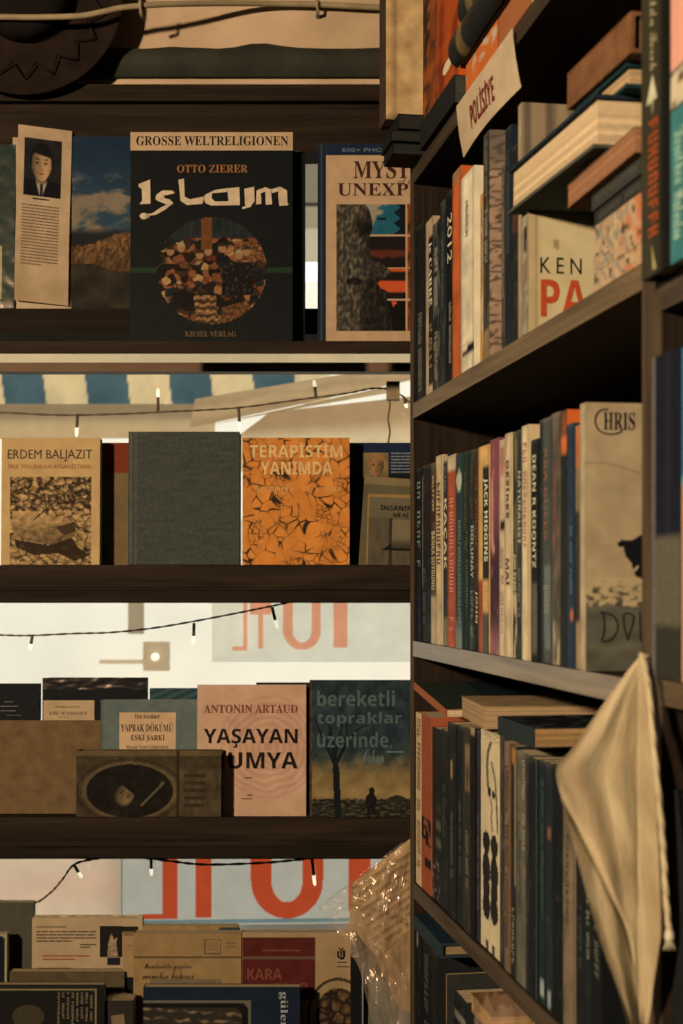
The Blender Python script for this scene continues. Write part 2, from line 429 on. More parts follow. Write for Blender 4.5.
# window: frame and its glass
m = MB()
for x0, x1 in ((OX0, OX0 + .04), (OX1 - .04, OX1)): m.box((x0, 2.005, OZ0), (x1, 2.045, OZ1))
m.box((OX0 + .04, 2.005, OZ0), (OX1 - .04, 2.045, OZ0 + .04)); m.box((OX0 + .04, 2.005, OZ1 - .04), (OX1 - .04, 2.045, OZ1))
m.box((OX0 + .04, 2.012, zat(373.5, 2.03)), (OX1 - .04, 2.04, zat(364.5, 2.03)))
wf = struct(m.build('window_1', 'framepaint'))
m = MB(); gx0, gx1, gz0, gz1 = OX0 + .03, OX1 - .03, OZ0 + .03, OZ1 - .03      # the pane leans out a touch at the top
for d in (0, .004): m.face([(gx0, 2.012 + d, gz0), (gx1, 2.012 + d, gz0), (gx1, 2.034 + d, gz1), (gx0, 2.034 + d, gz1)], (1, 1, 1))
m.build('glass_pane', 'glass', wf)
# outdoors
sbox('ground', (-9, 2.15, -0.1), (9, 7.5, -0.02), 'ground')
sbox('wall_street', (-9, 7.2, -0.1), (9, 7.4, 3.0), 'street')

# window shelves: plank with a low lip along the room edge
def plank(z, label, ybot):
    t = thing('window_shelf', label, 'shelf', (0, 1.80, z))
    th = z - zat(ybot, 1.80)
    D = .085 if z == ZA else .165; rise = .0 if z != ZA else .0135
    m = MB(); zt = -.0072 if z == ZC else 0.0
    S = [(0, -th), (D, -th + rise), (D, zt), (0, zt)]          # end profile; the top shelf is chamfered underneath
    for i in range(4):
        (ya, za), (yb, zb_) = S[i], S[(i + 1) % 4]; m.face([(OX0, ya, za), (.60, ya, za), (.60, yb, zb_), (OX0, yb, zb_)], (.5, .5, .5))
    m.face([(OX0, y, q) for y, q in S], (.5, .5, .5)); m.face([(.60, y, q) for y, q in S], (.5, .5, .5))
    m.build('plank', 'plank', t)
    if z == ZC:
        m = MB(); m.box((OX0, 0, -0.0072), (0.60, 0.006, 0)); m.build('lip', 'plank', t)
    if z != ZA:                                                # lower, slightly recessed board under the plank
        m = MB(); m.box((OX0, .003, -th - (12.5 / F * 1.8)), (.60, .03, -th - .0006)); m.build('apron', 'apron', t)
    for x in (-1.0, 0.45):
        m = MB(); m.box((x, 0.05, -th - 0.012), (x + .03, 0.20, -th + rise)); m.build('bracket', 'darkplank', t)
plank(ZA, 'dark wooden window shelf carrying the large black book with a round picture', 353.5)
plank(ZB, 'dark wooden window shelf carrying the plain grey clothbound book', 590)
plank(ZC, 'dark wooden window shelf carrying the pale book with curly black lettering', 846)
t = thing('window_shelf', 'lowest window shelf, hidden under the navy and red books at the bottom', 'shelf', (0, 1.74, ZD))
m = MB(); m.box((OX0, 0, -0.03), (0.60, 0.23, 0)); m.build('plank', 'plank', t)
ZCS = ZC - 0.0072

# ---------------------------------------------------------------- top window shelf
G1 = 'books on the top window shelf'
b = disp('wrapped_book', 'dark green book in shiny clear wrap at the far left of the top window shelf', -66, 14, 143, zat(308.5, 1.885), 1.92, .018, (22, 52, 42), group=G1,
         fn=lambda x, y: mix((16, 40, 34), (28, 50, 40), .5 + .5 * n2(x * .08, y * .05)), mat='gloss')
b.panel(-20, 246, 1.5, 300, (170, 150, 104), 'label_panel')
m = MB(); aa = b.box(-66, 143, 14, 309)
m.grid(lambda u, v: (b.T + .0012 + .0005 * fbm(u * 7 + v * 5, v * 9), aa[0] + u * (aa[1] - aa[0]), aa[2] + v * (aa[3] - aa[2])), 40, 60, (1, 1, 1), True)
m.build('clear_wrap', 'wrap', b.root)
# jacket with landscape and its unfolded flap
def landscape(x, y):
    e = fbm(x * .05, y * .05, 2)
    sky = mix((20, 40, 56), (40, 62, 76), sstep(140, 230, y))
    cl = sstep(.05, .62, fbm(x * .030 + y * .012, y * .052, 5, 5) + .62 * sstep(176, 205, y) * (1 - sstep(226, 240, y)) - .18 + .25 * sstep(100, 70, x))
    c = mix(sky, (128, 106, 84), cl * sstep(160, 190, y))
    if y > 226: c = mix(c, (26, 27, 27), sstep(226, 236, y))
    top = 246 - 13 * sstep(82, 124, x) + 3 * n2(x * .25, 1)
    if y > top and y < 272 - 8 * sstep(120, 90, x):
        r = .5 + .5 * math.sin(x * .8 + y * .35 + 6 * fbm(x * .12, y * .10)); c = mix((52, 34, 20), (138, 92, 50), (.25 + .5 * r + .5 * fbm(x * .2, y * .12, 4)) * (.6 + .4 * sstep(272, 245, y)))
    elif y >= top: c = mix((24, 21, 16), (62, 50, 34), .5 + .6 * e)
    return c
b = disp('hardback', 'book with blue sky and mountain jacket, its cream flap with a portrait photo unfolded', 71, 130, 136, zat(308.5, 1.885), 1.93, .016, (30, 40, 46), fn=landscape, group=G1, hard=True, lean=.02)
fx0, fx1 = 19.5, 71.5
m = MB(); a0, a1, z0, z1 = b.box(fx0, 131, fx1, 307)
m.grid(lambda u, v: (b.T + .004 + .010 * (1 - u) + .002 * math.sin(v * 5), a0 + u * (a1 - a0) - .004 * (1 - v), z0 + v * (z1 - z0) + .006 * (1 - u)), 14, 24, lambda u, v: obs(mix((196, 158, 122), (172, 136, 100), .4 + .5 * fbm(u * 3, v * 8) + .5 * sstep(.2, .02, v))), True)
fl = m.build('jacket_flap', 'paper', b.root)
m = MB(); m.grid(lambda u, v: (b.T - .003 + .008 * (1 - u), a0 - .009 + u * (.013 - a0), .0005 + v * (z1 - .010)), 2, 2, obs((190, 156, 118))); m.build('inner_leaf', 'paper', b.root)
def flapmap(x0, y0, x1, y1, up=.0006):
    def f(u, v):
        x = x0 + u * (x1 - x0); y = y1 + v * (y0 - y1); uu = (x - fx0) / (fx1 - fx0); vv = (307 - y) / (307 - 131)
        return (b.T + .004 + .010 * (1 - uu) + .002 * math.sin(vv * 5) + up, a0 + uu * (a1 - a0) - .004 * (1 - vv), z0 + vv * (z1 - z0) + .006 * (1 - uu))
    return f
def face(x, y, cx, cy, rx, ry, bg, skin, hair, coat, side=1.0):
    """a small printed portrait of nobody in particular"""
    u, v = (x - cx) / rx, (y - cy) / ry
    c = mix(bg, tuple(q * 1.5 for q in bg), .5 + .5 * n2(x * .1, y * .1))
    sh_ = .78 + (v - .95) * 1.7                                   # shoulders, collar, tie
    if v > .95: c = mix(c, coat, sstep(.1, -.06, abs(u - .1) - min(1.9, sh_ + .5)))
    if v > .98: c = mix(c, (164, 142, 116), sstep(.04, -.04, abs(u - .02) - .5 + (v - .98) * .42))
    if v > 1.14: c = mix(c, (22, 20, 22), sstep(.05, -.05, abs(u - .04) - .12))
    neck = sstep(.08, -.05, abs(u) - .44) * sstep(.5, .65, v) * sstep(1.16, 1.08, v)
    c = mix(c, tuple(q * .62 for q in skin), neck)
    hd = u * u + ((v + .16) / 1.08) ** 2
    c = mix(c, hair, sstep(1.16, 1.04, hd) * sstep(.25, .0, v))
    jaw = u * u * (1.12 + .55 * max(0, v)) + (v * .98) ** 2
    k = sstep(.98, .86, jaw)
    if k > 0:
        li = .66 + .34 * sstep(-.8, .5, -u * side) - .20 * sstep(.35, .95, abs(u)) + .08 * n2(x * .5, y * .5)
        f = tuple(q * li for q in skin)
        for ex in (-.36, .36):
            r = math.hypot((u - ex) / .24, (v + .10) / .13); f = mix(f, tuple(q * .45 for q in skin), .8 * sstep(1, .3, r))
            f = mix(f, (30, 22, 17), .85 * sstep(1, .4, math.hypot((u - ex) / .13, (v + .10) / .06)))
            f = mix(f, hair, .8 * sstep(1, .5, math.hypot((u - ex) / .27, (v + .30 + .05 * abs(u)) / .06)))
        f = mix(f, tuple(q * .7 for q in skin), .6 * sstep(1, .3, math.hypot((u - .10 * side) / .12, (v - .12) / .26)))
        f = mix(f, tuple(q * .5 for q in skin), .6 * sstep(1, .3, math.hypot((u - .02) / .22, (v - .32) / .06)))
        f = mix(f, (104, 54, 40), .8 * sstep(1, .4, math.hypot((u - .02) / .32, (v - .54) / .07)))
        f = mix(f, hair, sstep(-.50, -.64, v - .16 * u + .10 * u * u * 0))
        f = mix(f, hair, sstep(.78, .92, abs(u)) * sstep(.12, -.1, v))
        c = mix(c, f, k)
    return c
m = MB(); m.grid(flapmap(26, 143, 62, 201), 44, 70, lambda u, v: obs(face(26 + u * 36, 201 - v * 58, 43, 169, 11, 17, (24, 22, 20), (188, 140, 98), (16, 14, 13), (14, 15, 17), -1)))
m.build('portrait_photo', 'paper', fl)
m = MB(); put_lines(m, flapmap(35, 203, 51, 206.5), 1, obs((40, 30, 24)), random.Random(2), 1, 5); m.build('caption', 'ink', fl)
m = MB(); put_lines(m, flapmap(25, 210, 61, 272), 20, obs((120, 92, 68)), random.Random(3), .55, 9); m.build('small_print', 'ink', fl)

# black book with a round crowd picture
def crowd(x, y):
    if (x - 211.5) ** 2 / 55 ** 2 + (y - 271) ** 2 / 54 ** 2 > 1:
        c = mix((13, 15, 15), (21, 24, 23), .5 + .5 * fbm(x * .3, y * .3)); c = mix(c, (34, 36, 34), sstep(250, 340, y) * .45 * (.5 + .5 * fbm(x * .12, y * .12, 8)))  # greyish sheen painted into the lower part of the black cover
        if 267.5 < y < 273 and (x < 157 or x > 266) : c = (30, 48, 30)
        return c
    if y < 250 and abs(x - 206) < 5.5: return mix((128, 72, 36), (78, 42, 22), .5 + .5 * n2(x * .5, y * .3))
    if y < 238: return mix((22, 27, 27), (40, 44, 40), .5 + n2(x * .25, y * .06))
    wx, wy = x + 3 * n2(x * .12, y * .12, 5), y + 3 * n2(x * .12, y * .12, 9)
    d, p = cell(wx * .12, wy * .16, 4)
    h = noise.cell(Vector((p[0].x * 7.3, p[0].y * 5.1, 1)))
    pal = [(30, 20, 14), (128, 74, 40), (20, 18, 16), (166, 120, 74), (92, 40, 24), (26, 30, 30), (146, 96, 56), (58, 36, 22), (24, 18, 14), (110, 62, 34)]
    g = .5 + .5 * n2(x * .035, y * .035, 12)
    c = pal[int((h + 1) * 5) % 10]; c = mix(c, (22, 17, 14), sstep(.55, .75, g))
    if 262 < y < 296 and 222 < x < 254: c = mix((22, 18, 16), (66, 54, 44), sstep(.2, .5, n2(x * .35, y * .35)))
    if 296 < y and abs(x - 205 - (y - 300) * .1) < 11: c = mix((156, 108, 66), (64, 40, 24), .5 + .6 * math.sin(y * .9 + 3 * n2(x * .2, y * .1)))
    if 300 < y < 326 and 222 < x < 250 and y - 300 > (250 - x) * .3: c = mix((140, 84, 48), (60, 36, 22), .5 + .7 * n2(x * .3, y * .3))
    if abs(x - 250) < 14 and 244 < y < 262: c = mix((150, 98, 56), (80, 46, 28), .5 + .7 * n2(x * .3, y * .3))
    c = mix(tuple(q * .55 for q in c), c, sstep(.0, .10, d[1] - d[0])); c = tuple(q * (1 + .3 * n2(x * .5, y * .5, 3)) for q in c)
    for k in range(7):                                     # heads of the crowd
        hx, hy = 170 + k * 13.2 + 3 * math.sin(k * 4), 251 - 4 * math.sin(k * 2.1)
        r = math.hypot((x - hx) / 4.6, (y - hy) / 5.8)
        c = mix(c, mix((150, 104, 68), (150, 128, 100) if k % 2 else (44, 28, 19), sstep(hy, hy - 2.5, y)), sstep(1, .75, r))
    return c
b = disp('hardback', 'large black hardback with white exotic title and round crowd picture', 130, 292.5, 131, ZA, 1.815, .022, (17, 20, 20), fn=crowd, hard=True, mat='gloss', lean=.03, group=G1)
b.panel(129.6, 131, 292.6, 149.5, (190, 150, 112), 'title_band', up=.0004)
b.text('GROSSE WELTRELIGIONEN', 'serif', 135.5, 135, 288, 144.5, (22, 20, 20), 'series_name', .0008)
b.text('OTTO ZIERER', 'serif', 176.5, 164, 247.5, 172, (150, 92, 48), 'author_name')
b.text('KIESEL VERLAG', 'serif', 185, 332, 236, 337.5, (108, 78, 48), 'publisher_name')
def cr(P): return [(x / 3.595 + 120, y / 3.595 + 120) for x, y in P]
L1 = [[(64,229),(106,212),(108,300),(68,302),(78,288),(76,246),(66,240)],
      [(186,252),(150,252),(128,268),(150,272),(196,262)], [(128,268),(126,284),(136,291),(160,276),(150,272)], [(136,291),(170,305),(190,298),(178,285),(150,278)],
      [(190,298),(160,322),(148,312),(170,302)], [(160,322),(128,340),(112,336),(148,312)], [(128,340),(96,345),(98,336),(112,336)],
      [(70 + 14 + 15 * math.cos(k * .628), 345 + 12 * math.sin(k * .628)) for k in range(10)], [(90,336),(100,340),(104,350),(92,354)],
      [(208,213),(228,208),(231,274),(216,290)], [(231,274),(250,284),(240,305),(216,290)], [(250,284),(300,274),(296,300),(240,305)],
      [(388,243),(340,250),(330,262),(388,257)], [(340,250),(304,268),(300,284),(328,280),(330,262)], [(300,284),(306,298),(340,292),(328,280)], [(306,298),(326,307),(392,306),(388,291),(340,292)],
      [(385,244),(428,240),(430,305),(390,306)],
      [(446,246),(481,238),(483,290),(448,298)], [(448,298),(483,290),(468,312),(440,320),(437,313),(450,308)],
      [(490,252),(522,240),(523,256),(505,262),(508,300),(488,303)], [(522,240),(542,248),(546,302),(523,304)], [(542,248),(575,238),(578,252),(546,262)], [(575,238),(600,252),(602,306),(572,308),(568,264)], [(600,298),(606,302),(602,306)]]
b.polys([cr(P) for P in L1], (205, 172, 138), 'title')
b = disp('hardback', 'plain black book standing half hidden behind the large black picture book', 232, 305, 152, ZA, 1.842, .02, (14, 14, 14), hard=True, mat='gloss', group=G1, lean=.01)

# cream book with a stone statue
STAT = [(x / 4.873 + 310, y / 4.873 + 140) for x, y in [(126,330),(150,306),(200,298),(270,310),(290,340),(306,400),(303,440),(296,452),(290,480),(296,540),(300,570),(318,590),(340,600),(360,610),(396,640),(392,655),(350,682),(330,700),(345,724),(372,735),(378,800),(395,880),(410,940),(128,940)]]
def statue(x, y):
    if x < 336 or y < 204 or y > 331.8:
        if y < 154.5: return (24, 34, 52)
        return mix((196, 154, 116), (182, 140, 104), .5 + .5 * n2(x * .1, y * .1))
    cx_, cy_ = (x - 310) * 4.873, (y - 140) * 4.873
    if inpoly(x, y, STAT):
        c = mix((50, 42, 34), (118, 100, 78), sstep(-.4, .8, fbm(x * .3, y * .16, 1, 5)))
        sh = 1 - .55 * sstep(225, 300, cx_ + (cy_ - 600) * .06) * (1 - .5 * sstep(560, 600, cy_) * sstep(700, 650, cy_))
        sh *= 1 - .6 * sstep(1.1, .35, math.hypot((cx_ - 262) / 62, (cy_ - 428) / 56))
        if math.hypot(cx_ - 215, (cy_ - 690) * 2) < 38: sh *= .4
        return tuple(q * sh for q in c)
    for gx in (470,):
        if abs(cx_ - gx) < 5: return (190, 150, 112)
    for gy in (463, 625, 780):
        if abs(cy_ - gy) < 4: return (190, 150, 112)
    if cx_ < 240: return mix((84, 60, 36), (130, 92, 52), .5 + .5 * n2(x * .3, y * .2))
    if cx_ > 470: return mix((150, 62, 20), (60, 26, 14), sstep(-.2, .5, n2(x * .4, y * .1)))
    if cy_ < 463:
        c = mix((30, 84, 98), (150, 132, 108), sstep(.1, .5, 1 - (cx_ - 300) / 90 - (cy_ - 315) / 160 + .4 * n2(x * .2, y * .2)))
        if cx_ > 425 + 14 * math.sin(cy_ * .12): c = (14, 22, 24)
        if math.hypot((cx_ - 350) / 26, (cy_ - 383) / 8) < 1: c = (12, 30, 36)
        return c
    if cy_ < 625: return mix((26, 18, 16), (92, 40, 22), sstep(.35, 1, math.sin((cy_ - 520) * .045 + .4 * n2(x * .2, y * .1)) ))
    hill = 835 - 90 * sstep(385, 480, cx_) - 12 * abs(math.sin(cx_ * .24))
    if cy_ > hill or (cy_ > 690 and cx_ < 376 + (cy_ - 740) * .4 and cy_ > 735): return (14, 12, 12)
    return mix((196, 78, 34), (30, 20, 18), sstep(-.1, .5, math.sin((cy_ - 640) * .062)))
b = disp('hardback', 'cream book with stone statue picture and navy top band, partly behind the bookcase', 326, 498, 143, ZA, 1.815, .021, (24, 32, 46), fn=statue, hard=True, mat='gloss', lean=.03, group=G1)
b.panel(317.5, 143, 326.2, 341, lambda x, y: mix((24, 32, 46), (110, 100, 90), sstep(.75, 1, math.sin(x * 2.6 + 1.2))), 'hinge_strip', 'gloss', -.002)  # glossy shine painted as pale vertical lines on the navy strip
b.text('MYSTERIES', 'serif', 353.5, 160, 470, 178, (66, 34, 24), 'title')
b.text('of the', 'ital', 398, 178, 424, 185, (66, 34, 24), 'title')
b.text('UNEXPLAINED', 'serif', 337.5, 182.5, 487, 195.5, (66, 34, 24), 'title')
b.text('600+ PHOTOS', 'sans', 342, 147, 400, 151, (110, 120, 128), 'top_line')

# ---------------------------------------------------------------- second window shelf
G2 = 'books on the second window shelf'
def rocks(x, y):
    if not (10 < x < 90.5 and y > 477): return mix((198, 156, 100), (186, 144, 92), .5 + .5 * n2(x * .06, y * .06))
    d, p = cell(x * .11 + .5 * n2(x * .08, y * .08), y * .14 - x * .045, 3)
    r = d[1] - d[0]; f = fbm(x * .16, y * .2, 9, 5)
    big = inpoly(x, y, [(12,512),(40,512),(60,520),(78,532),(70,540),(52,545),(20,540),(12,532)])
    if big: k = .55 + .35 * f + .5 * (sstep(545, 512, y) - .5)
    elif y < 512: k = .5 + 1.0 * f - .75 * sstep(.18, .0, r)
    else: k = .72 + .5 * f - sstep(.12, 0, r)
    if inpoly(x, y, [(14,540),(50,546),(72,538),(78,548),(90,556),(74,562),(58,554),(34,556),(16,548)]): k = -.2 + .3 * f
    if inpoly(x, y, [(55,528),(74,522),(76,532),(64,536)]): k = 0
    if segd(x, y, (34, 520), (62, 496)) < .8 or segd(x, y, (62, 496), (80, 482)) < .8 or segd(x, y, (46, 509), (44, 494)) < .6: k = 0
    return mix((44, 30, 17), (200, 154, 98), .12 + .88 * k)
b = disp('paperback', 'tan book with brown and black rock picture under thin angular title', 1, 99.5, 438, ZB, 1.83, .017, (176, 136, 88), fn=rocks, group=G2, lean=.03)
b.text('ERDEM BALJAZIT', 'sans', 7, 450, 91.5, 462, (58, 46, 30), 'author_name')
b.text('İPEK YOLUNDAN AFGANİSTANA', 'sans', 7, 463.5, 91, 469, (164, 84, 48), 'title')
b = disp('paperback', 'olive book with rust red top band between the tan and grey books', 56, 131, 443, ZB, 1.865, .014, (112, 84, 52), group=G2, fn=lambda x, y: (118, 44, 22) if y < 473.5 else mix((118, 92, 58), (104, 80, 50), .5 + .5 * n2(x * .1, y * .1)), lean=.02)
b.lines(100, 455, 108, 459, 1, (150, 96, 66), wl=3)
# grey clothbound book with a rounded corner
b = disp('clothbound_book', 'plain grey clothbound hardback with nothing on its cover', 128, 239.5, 432, ZB, 1.83, .024, (72, 71, 62), hard=True, mat='cloth', lean=.03, group=G2,
         fn=lambda x, y: mix(mix((60, 60, 52), (74, 72, 62), .5 + .5 * n2(x * .05, y * .25)), (104, 98, 80), .8 * sstep(1.2, .2, abs(x - 130.5)) + .35 * sstep(2.5, 0, abs(x - 135.5))))
def marble(x, y):
    wx, wy = x + 5 * n2(x * .06, y * .06, 1), y + 5 * n2(x * .06, y * .06, 7)
    d, p = cell(wx * .078, wy * .078, 2); d2, p2 = cell(wx * .17, wy * .17, 6)
    r = d[1] - d[0]; th = .05 + .09 * n2(x * .06, y * .06, 3)
    base = mix((226, 138, 58), (198, 112, 42), .5 + .6 * fbm(x * .05, y * .05, 5))
    k = sstep(th + .04, th - .05, r) * sstep(-.30, .15, n2(x * .075, y * .075, 4))
    k = max(k, .8 * sstep(.09, .03, d2[1] - d2[0]) * sstep(.05, .4, n2(x * .045, y * .045, 11)))
    return mix(base, (46, 30, 18), k)
b = disp('paperback', 'bright orange marbled book with dark veins and pale capital title', 242.5, 349.5, 438, ZB, 1.83, .016, (196, 116, 44), fn=marble, lean=.03, group=G2, step=.75)
b.text('TERAPİSTİM', 'bold', 249.5, 443, 342.5, 458, (224, 178, 118), 'title')
b.text('YANIMDA', 'bold', 260.5, 462, 332.5, 475, (224, 178, 118), 'title')
mb = MB(); put_marks(mb, b.fmap(*b.box(255, 487, 341, 492)), 20, obs((214, 152, 86)), b.rnd); mb.build('author_name', 'ink', b.root)
b = disp('paperback', 'navy book with small bald portrait photo standing behind the tilted cream books', 349.5, 432, 443, ZB, 1.868, .015, (20, 28, 40), group=G2, lean=.02,
         fn=lambda x, y: mix((22, 36, 56), (14, 15, 16), sstep(468, 480, y)))
b.panel(362.5, 453, 388.5, 478, lambda x, y: face(x, y, 376.5, 466, 8.5, 11, (96, 78, 50), (160, 112, 70), (150, 104, 64), (120, 82, 52)), 'portrait_photo', step=.5)
b.lines(391, 453, 428, 475, 7, (120, 116, 116), last=.8, wl=7)
b = disp('paperback', 'cream spined book without title behind the grey photo cover, leaning slightly', 358.5, 440, 476, ZB, 1.835, .012, (150, 116, 72), lean=.05, roll=-.07, group=G2, fn=lambda x, y: (128, 106, 70) if y < 484 else (96, 82, 56), page=(170, 132, 84))
b = disp('paperback', 'small grey book with room photo and black title, leaning at the bookcase edge', 366, 446, 494, ZB, 1.812, .010, (150, 118, 74), lean=.04, roll=-.03, group=G2,
         fn=lambda x, y: (150, 112, 62) if y < 497 or x < 367.5 else mix((104, 90, 66), (84, 72, 54), sstep(500, 560, y)) if y < 518 else
         ((16, 16, 18) if inpoly(x, y, [(381,550),(394,541),(420,543),(420,550)]) else mix((104, 88, 64), (72, 60, 46), .5 + .5 * n2(x * .2, y * .06)) if x > 392 or x < 388 else (48, 40, 32)))
b.text('İNSANIN DİLİ', 'bold', 379, 504.5, 428, 510, (18, 17, 16), 'title')
b.text('Mİ-Aİ', 'bold', 392, 512, 407, 516.5, (18, 17, 16), 'title')
b.panel(391, 519, 412, 548, lambda x, y: mix((118, 100, 72), (60, 52, 40), sstep(536, 548, y)), 'room_picture', up=.0004)
# ---------------------------------------------------------------- third window shelf
G3 = 'books on the third window shelf'
b = disp('paperback', 'black book with white small print at the far left of the third window shelf', -40, 38.5, 684.5, ZCS, 1.90, .014, (20, 22, 24), group=G3, lean=.02)
b.lines(4, 702, 19, 704, 1, (104, 98, 88), wl=3); b.lines(0, 706.5, 30, 708.5, 1, (104, 98, 88), wl=6); b.lines(0, 711, 26, 713, 1, (104, 98, 88), wl=5); b.lines(6, 715.5, 31, 717, 1, (104, 98, 88), wl=5)
b = disp('paperback', 'black book with cream lower label and shiny wrapped top on the third shelf', 42, 146.5, 678.5, ZCS, 1.905, .014, (18, 20, 22), group=G3, lean=.02, mat='gloss')
b.panel(43, 701, 94, 760, (186, 150, 112), 'label_panel')
b.text('OSMAN GÜVEN', 'sans', 55, 706.2, 79, 708.4, (40, 30, 24), 'author_name')
b.text('ETİK VE TASAVVUF', 'serif', 49, 711.5, 87, 715.5, (70, 54, 40), 'title')
b.lines(58, 717.5, 76, 719, 1, (110, 86, 60), wl=3)
m = MB(); a0, a1, z0, z1 = b.box(42, 678.5, 146.5, 690)
m.grid(lambda u, v: (b.T + .001 + .0007 * fbm(u * 9, v * 4), a0 + u * (a1 - a0), z0 + v * (z1 - z0 + .001)), 40, 8, (1, 1, 1), True); m.build('clear_wrap', 'wrap', b.root)
b = disp('paperback', 'dark teal book just peeking out above the grey blue labelled book', 149.5, 230, 689, ZCS, 1.905, .012, (38, 58, 62), group=G3, lean=.01, fn=lambda x, y: mix((34, 54, 58), (58, 78, 78), .5 + .5 * math.sin(x * .35 + y * .8)))
b = disp('hardback', 'bare brown cardboard book without any title, widest on the third window shelf', -30, 101, 722, ZCS, 1.87, .018, (108, 80, 50), group=G3, mat='worn', hard=True, lean=.03)
b = disp('paperback', 'grey blue book with cream title label between cardboard and pink books', 100, 197.5, 701, ZCS, 1.862, .020, (94, 98, 90), group=G3, lean=.03,
         fn=lambda x, y: mix(mix((84, 92, 88), (104, 106, 96), .5 + .5 * fbm(x * .08, y * .08)), (64, 60, 50), sstep(104, 100, x) * .6))
b.panel(119, 713.5, 175.5, 752, (200, 156, 116), 'label_panel')
b.text('Türk Klasikleri', 'serif', 134, 715, 159, 719.5, (50, 34, 26), 'series_name')
b.text('YAPRAK DÖKÜMÜ', 'serif', 120.5, 723.5, 172.5, 732.5, (32, 24, 20), 'title')
b.text('ESKİ ŞARKI', 'serif', 130.5, 734.5, 164.5, 743, (32, 24, 20), 'title')
b.text('Reşat Nuri Güntekin', 'serif', 126, 746, 168, 750.5, (96, 68, 48), 'author_name')
def artaud(x, y):
    r = math.hypot(x - 268, y - 748); c = mix((206, 160, 128), (192, 144, 112), .5 + .5 * n2(x * .03, y * .03))
    k = 0
    if r < 54: k = .35 * sstep(.2, .6, .5 + .5 * math.sin(r * .9 + 3 * n2(x * .07, y * .07))) * sstep(54, 48, r)
    return mix(c, (176, 112, 88), k)
b = disp('paperback', 'pale pink book with curly black two-word title on the third window shelf', 197, 306, 686, ZCS, 1.85, .016, (198, 154, 122), group=G3, fn=artaud, lean=.03, step=1.1)
b.text('ANTONIN ARTAUD', 'serif', 203.5, 705.5, 297.5, 714, (122, 62, 48), 'author_name')
b.text('YAŞAYAN', 'bold', 203.5, 729.5, 297.5, 748.5, (26, 19, 18), 'title')
b.text('MUMYA', 'bold', 206, 753, 297.5, 769.5, (26, 19, 18), 'title')
b.lines(244, 778, 257, 780.5, 1, (80, 52, 42), wl=3); b.lines(247, 795.5, 255, 797.5, 1, (60, 40, 34), wl=2); b.lines(241, 799, 260, 801, 1, (90, 60, 50), wl=3)
b = disp('hardback', 'dark book hidden behind pale pink book, only edges showing on third shelf', 256, 311, 683.5, ZCS, 1.885, .014, (30, 36, 36), group=G3, hard=True, lean=.02)
def oval(x, y):
    u, v = (x - 129.5) / 43.5, (y - 792) / 26.5; r = u * u + v * v
    base = mix((74, 58, 38), (56, 43, 28), .5 + .6 * fbm(x * .12, y * .12))
    if 176.5 < x < 179.5: return (42, 31, 20)
    if x >= 179.5 and 770 < y: base = mix((84, 66, 43), (60, 46, 30), .5 + .6 * fbm(x * .2, y * .06))
    if y < 757: return (96, 74, 46)
    if x < 177 and r > 1 and r < 1.22: base = (90, 72, 48)
    if x < 177 and r > 1.4 and r < 1.5: base = (48, 36, 24)
    if r < 1:
        c = mix((18, 15, 12), (34, 27, 20), .5 + .5 * fbm(x * .1, y * .1))
        if (x - 124) ** 2 / 22 ** 2 + (y - 797) ** 2 / 22 ** 2 < 1:
            a_ = -.5; xr = (x - 124) * math.cos(a_) - (y - 797) * math.sin(a_); yr = (x - 124) * math.sin(a_) + (y - 797) * math.cos(a_)
            c = mix(c, face(xr, yr, 0, 0, 11, 13, (24, 19, 14), (118, 92, 60), (22, 17, 13), (26, 21, 16), -1), sstep(1, .62, math.hypot(xr / 12.5, (yr + 1.5) / 13.5)))
        if segd(x, y, (142, 806), (163, 784)) < 1.3: c = (90, 76, 54)
        return c
    return base
b = disp('hardback', 'old brown book with dark oval portrait lying in front on the third window shelf', 76, 221, 752, ZCS, 1.818, .026, (76, 60, 38), group=G3, fn=oval, hard=True, mat='worn', lean=.03)
b.lines(184, 775, 206, 812, 5, (50, 38, 25), 'faded_lettering', .9, 3)
TREE = [((338,818),(336,770),3.4),((336,772),(334,752),2.6),((336,770),(326,745),1.6),((326,745),(318,728),1.0),((336,765),(346,745),1.6),((346,745),(358,730),1.0),((334,752),(330,728),1.2),((335,756),(341,732),1.1),((346,745),(347,726),.8),((326,745),(331,730),.8),((318,728),(314,718),.7),((358,730),(368,726),.7),((330,728),(325,716),.7),((341,732),(345,716),.7)]
MAN = [(369,789),(373,788),(375,792),(374,795),(377,799),(377,806),(375,807),(375,815),(372,815),(371,808),(370,815),(367,815),(367,806),(365,803),(366,797),(369,795)]
def fields(x, y):
    e = fbm(x * .09, y * .09, 3, 5)
    c = mix((30, 40, 43), (50, 62, 62), .5 + .7 * e)
    c = mix(c, (132, 104, 62), sstep(748, 780, y + 6 * e)); c = mix(c, (150, 118, 72), sstep(785, 795, y) * (1 - sstep(797, 800, y)))
    if y > 800 + 2 * n2(x * .3, 1): c = mix((30, 30, 26), (84, 68, 44), sstep(0, .7, n2(x * .2, y * .5) + .2))
    if 387 < x < 407 and abs(y - 800) < 4 * math.sin(max(0, min(1, (x - 387) / 20)) * 3.14): c = (42, 38, 30)
    d = min(segd(x, y, a, b_) / w for a, b_, w in TREE)
    if d < 1: c = (20, 23, 23)
    if inpoly(x, y, MAN): c = (22, 20, 18)
    if x < 312.5: c = mix((96, 62, 38), (40, 34, 28), sstep(-.2, .4, n2(x, y * .12)))
    return c
b = disp('hardback', 'dark blue book with bare tree and walking man picture on third window shelf', 309.5, 411.5, 681.5, ZCS, 1.835, .022, (36, 42, 42), group=G3, fn=fields, hard=True, mat='worn', lean=.03, step=.75)
